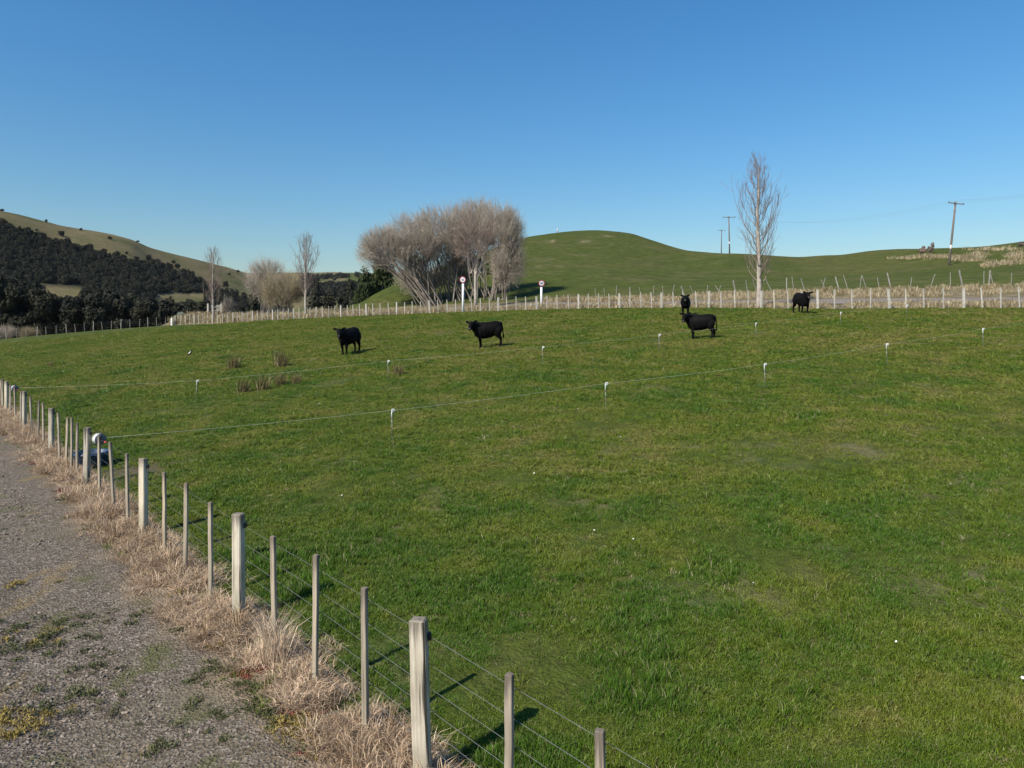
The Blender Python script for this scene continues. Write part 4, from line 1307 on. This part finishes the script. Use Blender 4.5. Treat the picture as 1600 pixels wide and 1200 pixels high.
# ------------------------------------------------------------------ speed signs
M['sign_white'] = plain('sign_white', (.66, .64, .66), .5, .4)
M['sign_red'] = plain('sign_red', (.22, .018, .028), .5, .4)
M['sign_black'] = plain('sign_black', (.03, .03, .035), .5, .4)
M['sign_back'] = plain('sign_post_white', (.80, .80, .79), .6, .3)
def text_mesh(s, size, mat):
    cu = bpy.data.curves.new('digits', 'FONT'); cu.body = s; cu.size = size; cu.align_x = 'CENTER'; cu.align_y = 'CENTER'; cu.extrude = .002; cu.offset = .008
    o = bpy.data.objects.new('digits', cu); COL.objects.link(o)
    bpy.context.view_layer.update()
    me = bpy.data.meshes.new_from_object(o.evaluated_get(bpy.context.evaluated_depsgraph_get()))
    bpy.data.objects.remove(o); me.materials.clear(); me.materials.append(mat)
    return me
digits = text_mesh('60', .50, M['sign_black'])
def sign(px, Y, top, basepy, wpx, yaw, label):
    b = at_Y(px, Y); b.z = Z(Y, basepy)
    H = (basepy - top) / F * Y
    t = empty('speed_sign', b, label, 'road sign', None, (0, 0, yaw))
    Rr = px_h(wpx / 2, Y)
    link('post', tube_mesh('post', [(0, 0, -.3), (0, 0, H - .2)], .115, M['sign_back'], 12), t)
    rx = (R(90), 0, 0)
    d = link('disc', lathe_mesh('disc', [(0, -.02), (Rr, -.02), (Rr, .0), (Rr * .5, .004), (0, .004)], M['sign_white'], 40, False), t, (0, -.15, H - Rr), rx)
    link('red_ring', lathe_mesh('red_ring', [(Rr * .74, .002), (Rr * .74, .012), (Rr * 1.003, .012), (Rr * 1.003, -.024)], M['sign_red'], 40, False), d)
    k = link('digits', digits, d, (0, 0, .012)); k.scale = (Rr / .6, Rr / .52, 1)
    return t
sign(723.5, 73.3, 432, 488, 10.5, R(-8), 'speed limit sign on a white post, left one before the willows')
sign(846, 73.0, 437.5, 480, 10.5, R(8), 'speed limit sign on a shorter white post, right one before the green hill')

# ------------------------------------------------------------------ gate posts and old timber behind the left end of the fence
def simple_post(px, Y, hpx, wpx, mat, label, name='gate_post'):
    b = at_Y(px, Y)
    t = empty(name, b, label, 'post')
    w, h = px_h(wpx, Y), px_h(hpx, Y)
    link('shaft', box_mesh('shaft', w, w, h, mat, .02, -.1, .01, int(px), 3), t)
    link('cap', lathe_mesh('cap', [(0, .06), (w * .42, .03), (w * .5, 0), (0, 0)], mat, 8), t, (0, 0, h - .1))
    return t
M['sunlit_white'] = plain('sunlit_white', (.72, .71, .67), .8, .2, .15, 4)  # gate post whitened, the sunlight on it put into the colour
M['dark_wood'] = plain('dark_wood', (.07, .06, .05), .9, .1, .3, 4)
simple_post(268.5, 103.5, 12, 2.6, M['sunlit_white'], 'sunlit white gate post at the left end of the roadside fence')
simple_post(275, 104.5, 13, 2.4, M['dark_wood'], 'dark gate post right of the white one')
b0 = at_Y(336, 105)
t = empty('timber_yard_rail', b0, 'grey timber boards between tall posts behind the slim left poplar', 'timber rail')
for k, px in enumerate([325, 346]):
    link('post', box_mesh('post', .24, .22, px_h(19, 105), M['pale_wood'], .015, -.2, .01, k, 2), t, (px_h(px - 336, 105), 0, 0))
for k, px in enumerate([331, 338, 341]):
    link('board', box_mesh('board', px_h(5, 105) if k != 1 else px_h(2, 105), .05, px_h(17, 105), M['grey_wood'], .008, -.2, .006, 9 + k, 2), t, (px_h(px - 336, 105), .25, 0))
for z in (.5, 1.0): link('rail', box_mesh('rail', px_h(21, 105), .05, .15, M['grey_wood'], .01), t, (0, .18, z))

# ------------------------------------------------------------------ electric fence: pigtail posts, polywire, reels
M['poly'] = plain('polywire_white', (.55, .56, .50), .7, .3)
M['white_plastic'] = plain('white_plastic', (.66, .66, .64), .45, .4)
M['shaded_grey_plastic'] = plain('shaded_grey_plastic', (.12, .13, .155), .5, .4)  # grey reel face, darkened so its shade sits in the colour
M['steel'] = plain('spring_steel', (.26, .26, .25), .45, .5, 0, 1, .5)
shaft_me = tube_mesh('shaft', [(0, 0, -.2), (.005, 0, .3), (0, 0, .62)], .006, M['steel'], 6)
def pig_head():
    pts = [(0, 0, .54), (0, 0, .73)]
    for k in range(17):
        a = math.pi * 1.5 + k / 16 * math.pi * 2.2
        pts.append((.034 + .034 * math.cos(a + math.pi / 2 + .0), .012 * k / 16, .755 + .034 * math.sin(a + math.pi / 2)))
    return tube_mesh('insulated_head', pts, [.014] * 2 + [.013] * 17, M['white_plastic'], 7)
head_me = pig_head()
foot_me = tube_mesh('step', [(0, 0, .05), (.05, 0, .05), (.05, 0, -.02)], .006, M['steel'], 6)
def pigtail(px, py, label, scale=1.0):
    g = on_ground(px, py)
    t = empty('pigtail_post', g, label, 'fence post', 'pigtail posts of the electric fence', (R(random.uniform(-3, 3)), R(random.uniform(-3, 3)), random.uniform(-.6, .6)))
    t.scale = (scale * 1.15, scale * 1.15, scale)
    link('shaft', shaft_me, t); link('insulated_head', head_me, t); link('step', foot_me, t)
    return g + Vector((0.02, 0, .765 * scale))
A = [(612, 688, 'nearest on the front electric wire'), (946, 641, 'second along the front electric wire'), (1195, 607, 'third along the front electric wire'),
     (1386, 571, 'fourth along the front electric wire'), (1536, 543, 'farthest right on the front electric wire')]
Bp = [(306, 626, 'farthest left on the back electric wire'), (606, 593, 'on the back electric wire below the leftmost cow'), (847, 570, 'on the back electric wire, below and right of the second cow'), (1030, 549, 'on the back electric wire just left of the lower cow'),
      (1181, 529, 'on the back electric wire right of the lower cow'), (1313, 510, 'on the back electric wire right of the cow by the fence'), (1417, 497, 'on the back electric wire, second from its right end'), (1481, 490, 'at the right end of the back electric wire')]
wa = [pigtail(px, py, 'white topped pigtail post ' + l) for px, py, l in A]
wb = [pigtail(px, py, 'white topped pigtail post ' + l) for px, py, l in Bp]
def fence_pt(px, z, off=.12):
    s = fence_s(px)
    return Vector((FO[0] + FT[0] * s + FN[0] * off, FO[1] + FT[1] * s + FN[1] * off, z))
ra = fence_pt(137, 1.0, .22); rb = fence_pt(12, 1.0, .22)
def polywire(path, label):
    pts = []
    for a, b2 in zip(path, path[1:]):
        n_ = 8
        sag = .0045 * (b2 - a).length
        for k in range(n_): pts.append(a.lerp(b2, k / n_) - Vector((0, 0, sag * 4 * (k / n_) * (1 - k / n_))))
    pts.append(path[-1])
    o = link('electric_wire', tube_mesh('electric_wire', [tuple(p - path[0]) for p in pts], .0024, M['poly'], 4), None, path[0])
    return tag(o, label, 'wire')
endA = wa[-1] + (wa[-1] - wa[-2]) * .95
polywire([ra + Vector((.1, .1, .02))] + wa + [Vector((endA.x, endA.y, zt(endA.x, endA.y) + .75))], 'thin white electric wire crossing the paddock, the nearer of two')
polywire([rb + Vector((.1, .1, .02))] + wb, 'thin white electric wire crossing the paddock, the farther of two')
M['orange'] = plain('orange_red_plastic', (.55, .06, .03), .5, .4)
M['navy'] = plain('dark_blue_plastic', (.022, .045, .085), .45, .4, .25, 3)
def reel(loc, label):
    t = empty('fence_reel', loc, label, 'reel', None, (R(90), 0, R(52)))
    t.scale = (.72, .72, .72)
    def disc(z0, z1, r_): return lathe_mesh('flange', [(0, z0), (r_, z0), (r_ + .006, (z0 + z1) / 2), (r_, z1), (0, z1)], M['shaded_grey_plastic' if z0 > 0 else 'white_plastic'], 32, False)
    link('flange', disc(-.10, -.085, .165), t); link('flange', disc(.085, .10, .165), t)
    link('drum', lathe_mesh('drum', [(.0, -.085), (.145, -.085), (.15, 0), (.145, .085), (0, .085)], M['white_plastic'], 28), t)
    link('frame', tube_mesh('frame', [(0, 0, -.13), (0, .20, -.13), (0, .24, 0), (0, .20, .13), (0, 0, .13)], .012, M['black_plastic'], 6), t)
    h = link('crank', tube_mesh('crank', [(0, 0, .11), (.09, -.08, .13), (.09, -.08, .17)], .012, M['black_plastic'], 6), t)
    link('grip', lathe_mesh('grip', [(0, .0), (.026, .01), (.03, .06), (.02, .09), (0, .095)], M['orange'], 12), h, (.09, -.08, .15))
    return t
reel(ra, 'white electric fence reel with shaded grey face hung on the driveway fence')
reel(rb, 'electric fence reel at the far left end of the driveway fence')
# blue tub
g = on_ground(143, 729)
t = empty('blue_tub', g, 'dark blue plastic tub on the grass behind the driveway fence', 'tub')
link('shell', lathe_mesh('shell', [(0, 0), (.30, 0), (.33, .02), (.385, .34), (.40, .36), (.385, .375), (.365, .36), (.31, .05), (0, .04)], M['navy'], 32), t)
link('rim', lathe_mesh('rim', [(.385, .30), (.415, .31), (.415, .345), (.39, .35)], M['navy'], 32), t)
link('lick_block', lathe_mesh('lick_block', [(0, .16), (.2, .165), (.32, .15), (.325, .05)], plain('lick_block', (.05, .035, .025), .9, .1, .3, 9), 24), t)

# ------------------------------------------------------------------ cattle
m, nt, b = new_mat('black_coat', .7, .07)
P = opos(nt)
setc(nt, b, ramp(nt, noise(nt, vscale(nt, P, (3, 3, 3)), 1.0, 4), [(.35, (.0030, .0030, .0034)), (.7, (.0085, .0070, .0066))]))
bump(nt, b, noise(nt, vscale(nt, P, (40, 40, 14)), 1.0, 3), .4, .01)
M['coat'] = m
M['muzzle'] = plain('muzzle_skin', (.06, .058, .06), .42, .5)  # muzzle skin, its grey lightened to carry the shine on the nose
M['hoof'] = plain('hoof', (.03, .028, .025), .6, .3)
M['eye'] = plain('eye', (.02, .017, .015), .1, .6)
def loft(secs, n=14):
    """closed surface from sections (centre, side vector, up vector)"""
    V, Fq, Ft = [], [], []
    for c, sv_, uv_ in secs:
        for k in range(n):
            a = 2 * math.pi * k / n
            V.append(Vector(c) + Vector(sv_) * math.cos(a) + Vector(uv_) * math.sin(a))
    for i in range(len(secs) - 1):
        for k in range(n): Fq.append((i * n + k, i * n + (k + 1) % n, (i + 1) * n + (k + 1) % n, (i + 1) * n + k))
    V.append(Vector(secs[0][0])); V.append(Vector(secs[-1][0]))
    for k in range(n):
        Ft.append(((k + 1) % n, k, len(V) - 2)); Ft.append(((len(secs) - 1) * n + k, (len(secs) - 1) * n + (k + 1) % n, len(V) - 1))
    return V, Fq + Ft
def cow_mesh(seed, yaw, pitch, steps, fat=1.0):
    """yaw: turn of the head to its left (+) or right (-), degrees; steps: fore-aft offset of each foot"""
    bm = bmesh.new()
    def add(secs, n=14):
        V, Fs = loft(secs, n)
        vs = [bm.verts.new(v) for v in V]
        for f in Fs: bm.faces.new([vs[i] for i in f])
    def limb(pts, rx, n=10):
        secs = []
        for i, p in enumerate(pts):
            a, c = Vector(pts[max(i-1, 0)]), Vector(pts[min(i+1, len(pts)-1)])
            t = (c - a).normalized()
            s_ = Vector((0, 1, 0)); s_ = (s_ - t * s_.dot(t)).normalized(); u_ = s_.cross(t)
            rr = rx[i] if hasattr(rx[i], '__len__') else (rx[i], rx[i])
            secs.append((p, s_ * rr[1] * 1.12, u_ * rr[0] * 1.12))
        add(secs, n)
    body = [(-.80, 1.10, .05, .10), (-.77, 1.07, .16, .20), (-.68, 1.05, .24, .27), (-.50, 1.02, .285, .325), (-.25, .965, .315, .355), (.0, .94, .33, .375), (.25, .935, .315, .385), (.45, .945, .275, .37), (.60, .96, .225, .325), (.72, .97, .16, .25), (.78, .97, .07, .12)]
    add([((x * .92, 0, z - .03), (0, w * fat, 0), (0, 0, h * (1.12 if fat < 1.05 else 1.15))) for x, z, w, h in body], 18)
    sg = math.sin(R(yaw)); cg = math.cos(R(yaw))
    n1 = Vector((.45, 0, 1.04)); n2 = Vector((.64, .06 * sg, 1.13)); n3 = Vector((.74 + .08 * cg, .17 * sg, 1.23)); n4 = Vector((.77 + .13 * cg, .26 * sg, 1.29))
    limb([n1, n2, n3, n4], [(.29, .19), (.235, .155), (.175, .125), (.13, .11)], 14)
    hd = Vector((cg * math.cos(R(pitch)), sg * math.cos(R(pitch)), -math.sin(R(pitch)))); side = Vector((-sg, cg, 0)); up = hd.cross(side) * 1.0
    if up.z < 0: up = -up
    poll = n4 + Vector((.02 * cg, .02 * sg, .05))
    hs = [(-.06, .07, .07), (0, .105, .105), (.08, .118, .125), (.18, .108, .125), (.28, .088, .105), (.36, .078, .088), (.43, .082, .078), (.47, .07, .06), (.485, .03, .03)]
    hs = [(a * 1.12, w * 1.15, h * 1.12) for a, w, h in hs]
    add([(poll + hd * a - up * (.02 + a * .05), side * w, up * h) for a, w, h in hs], 14)
    for q in (-1, 1):
        e0 = poll + side * q * .085 + up * .04
        ed = (side * q + hd * -.25 + Vector((0, 0, .10))).normalized()
        eu = Vector((0, 0, 1))
        add([(e0 + ed * a, hd * w2 * .35 + eu * .0, eu * w2) for a, w2 in ((0, .04), (.06, .065), (.13, .08), (.20, .065), (.26, .02))], 10)
    fl = [(.40, .17), (.40, -.17), (-.52, .19), (-.52, -.19)]
    for i, (x, y) in enumerate(fl):
        st = steps[i]
        if i < 2:
            limb([(x - .02, y * .8, .98), (x, y, .80), (x + .02 + st * .4, y, .60), (x + .03 + st * .6, y * .95, .44), (x + .02 + st * .85, y * .92, .27), (x + .02 + st, y * .92, .12), (x + .05 + st, y * .92, .06), (x + .06 + st, y * .92, 0)],
                 [(.17, .09), (.145, .095), (.09, .075), (.068, .062), (.046, .044), (.048, .046), (.052, .05), (.062, .056)])
        else:
            limb([(x + .02, y * .6, 1.12), (x - .01, y * .85, .98), (x + .01, y, .84), (x + .03 + st * .2, y, .71), (x - .01 + st * .4, y * .97, .60), (x - .09 + st * .6, y * .92, .49), (x - .13 + st * .7, y * .9, .41), (x - .12 + st * .85, y * .9, .27), (x - .10 + st, y * .9, .12), (x - .07 + st, y * .9, .06), (x - .06 + st, y * .9, 0)],
                 [(.12, .08), (.19, .12), (.205, .135), (.175, .12), (.13, .095), (.088, .066), (.075, .052), (.05, .044), (.05, .046), (.053, .05), (.062, .056)])
    limb([(-.70, 0, 1.26), (-.77, 0, 1.18), (-.80, .01, .95), (-.80, .02, .70), (-.795, .02, .52), (-.79, .02, .40)], [.045, .035, .028, .026, .045, .02], 8)
    me = bpy.data.meshes.new('cow_raw'); bm.to_mesh(me); bm.free()
    o = bpy.data.objects.new('cow_raw', me); COL.objects.link(o)
    md = o.modifiers.new('r', 'REMESH'); md.mode = 'VOXEL'; md.voxel_size = .019; md.use_smooth_shade = True
    sm = o.modifiers.new('s', 'SMOOTH'); sm.iterations = 4; sm.factor = .5
    bpy.context.view_layer.update()
    out = bpy.data.meshes.new_from_object(o.evaluated_get(bpy.context.evaluated_depsgraph_get()))
    bpy.data.objects.remove(o); bpy.data.meshes.remove(me)
    out.materials.clear()
    for k in ('coat', 'muzzle', 'hoof', 'eye'): out.materials.append(M[k])
    tip = poll + hd * .52 - up * .035
    eyes = [poll + side * q * .112 + hd * .12 + up * .03 for q in (-1, 1)]
    for f in out.polygons:
        c = f.center
        if (c - tip).length < .062: f.material_index = 1
        elif c.z < .05: f.material_index = 2
        elif min((c - e).length for e in eyes) < .024: f.material_index = 3
        f.use_smooth = True
    out.name = 'cow'
    return out
def cow(px, py, Hpx, heading, yaw, pitch, steps, label, seed, fat=1.0, name='cow'):
    g = on_ground(px, py)
    o = link(name, cow_mesh(seed, yaw, pitch, steps, fat), None, g)
    o.rotation_euler = (0, 0, R(heading))
    k = px_h(Hpx, g.y) / 1.34
    o.scale = (k, k, k)
    # rest on the slope: lower to the mean ground under the feet and tilt along the body
    def hz(dx, dy):
        v = Vector((dx * k, dy * k)); a = R(heading)
        return zt(g.x + v.x * math.cos(a) - v.y * math.sin(a), g.y + v.x * math.sin(a) + v.y * math.cos(a))
    f, bk = (hz(.48, .17) + hz(.48, -.17)) / 2, (hz(-.6, .17) + hz(-.6, -.17)) / 2
    o.rotation_euler = (0, -math.atan2(f - bk, 1.1 * k), R(heading))
    o.location.z = (f * .55 + bk * .45) - .01
    return tag(o, label, 'cow', 'black cattle in the paddock')
cow(547, 553, 41, 246, 30, 28, (.06, -.05, .06, -.05), 'black cow farthest left, body angled toward us, ears spread', 1)
cow(764, 543, 41, 194, 62, 32, (.05, -.06, .05, -.06), 'black cow second from left, side on with its head turned to us', 2)
cow(1096, 530, 39, 168, 72, 38, (.0, .02, .10, -.06), 'black cow standing nearest behind the back wire, rump to the right', 3, 1.08)
cow(1071, 493, 31, 254, 3, 24, (.03, -.04, .05, -.05), 'black cow facing us head on, behind the nearest right cow', 4)
cow(1252, 490, 32.5, 277, -22, 26, (.04, -.06, .06, -.06), 'black cow farthest right close to the roadside fence, head to the right', 5, 1.06)

# ------------------------------------------------------------------ magpie
g = on_ground(299, 556)
t = empty('magpie', g, 'black and white magpie standing in the grass at left', 'bird', None, (0, R(-25), R(40)))
t.scale = (1.0, 1.0, 1.0)
M['feather_black'] = plain('black_feather', (.008, .008, .01), .5, .3); M['feather_white'] = plain('white_feather', (.75, .74, .70), .7, .2)
def blob(name, secs, mat, n=10):
    V, Fs = loft(secs, n)
    me = bpy.data.meshes.new(name); me.from_pydata([tuple(v) for v in V], [], Fs); me.materials.append(mat)
    for f in me.polygons: f.use_smooth = True
    return me
link('body', blob('body', [((x, 0, z), (0, w, 0), (-.3 * h, 0, h)) for x, z, w, h in ((-.30, .10, .012, .01), (-.18, .13, .03, .02), (-.10, .16, .055, .05), (.0, .19, .07, .065), (.08, .22, .06, .06), (.13, .27, .038, .04), (.17, .29, .036, .036), (.20, .29, .02, .02), (.27, .285, .004, .005))], M['feather_black']), t)
link('white_back', blob('white_back', [((x, 0, z), (0, w, 0), (-.3 * h, 0, h)) for x, z, w, h in ((-.12, .185, .02, .012), (-.06, .215, .045, .024), (.02, .240, .05, .028), (.08, .272, .035, .016))], M['feather_white']), t)
for q in (-.025, .025): link('leg', tube_mesh('leg', [(.0, q, .14), (-.01, q, .07), (0, q, 0), (.04, q, .0)], .006, M['feather_black'], 5), t)

# ------------------------------------------------------------------ rush clumps in the paddock, tall dry clump by the fence
rush = [blades(150, .20, .72, .013, .45, 600 + k, M['rush'], .5) for k in range(3)]
for i, (px, py, k, lab) in enumerate([(364, 576, 1.2, 'tall thin brown rush clump right of the magpie'), (438, 573, 1.3, 'broad brown rush clump left of the leftmost cow'), (381, 613, .9, 'brown rush clump below the back wire, left one'), (411, 609, 1.0, 'brown rush clump below the back wire, tallest of the row'),
                                   (438, 602, .85, 'brown rush clump below the back wire, third of the row'), (463, 600, .75, 'small brown rush clump at the right end of the row'), (623, 586, .8, 'low brown rush clump beside the back wire post'), (78, 573, .6, 'small dark rush clump at far left of the paddock')]):
    g = on_ground(px, py)
    o = link('rush_clump', rush[i % 3], None, g - Vector((0, 0, .02)), (0, 0, i * 1.3))
    o.scale = (k * 1.35, k * 1.35, k * 1.1)
    tag(o, lab, 'rushes', 'rush clumps in the paddock')
tall = blades(230, .15, .62, .007, .5, 640, M['straw'], .4)
g = fence_pt(447, 0, -.12)
tag(link('dry_grass_clump', tall, None, (g.x, g.y, .0)), 'tall dry straw coloured grass clump between two battens of the driveway fence', 'grass clump')

# ------------------------------------------------------------------ haze: thin clear-day air round the whole place
hm = bpy.data.materials.new('thin_haze'); hm.use_nodes = True
hn = hm.node_tree; hn.nodes.remove(hn.nodes['Principled BSDF'])
pv = hn.nodes.new('ShaderNodeVolumePrincipled')
pv.inputs['Color'].default_value = (.86, .92, 1.0, 1)
pv.inputs['Density'].default_value = HAZE
pv.inputs['Anisotropy'].default_value = 0.0
hn.links.new(pv.outputs[0], hn.nodes['Material Output'].inputs['Volume'])
hb = box_mesh('haze', 5200, 3100, 230, hm, 0, -70)
tag(link('haze', hb, None, (0, 1350, 0)), 'thin clear day haze filling the valley air', 'haze', kind='stuff')
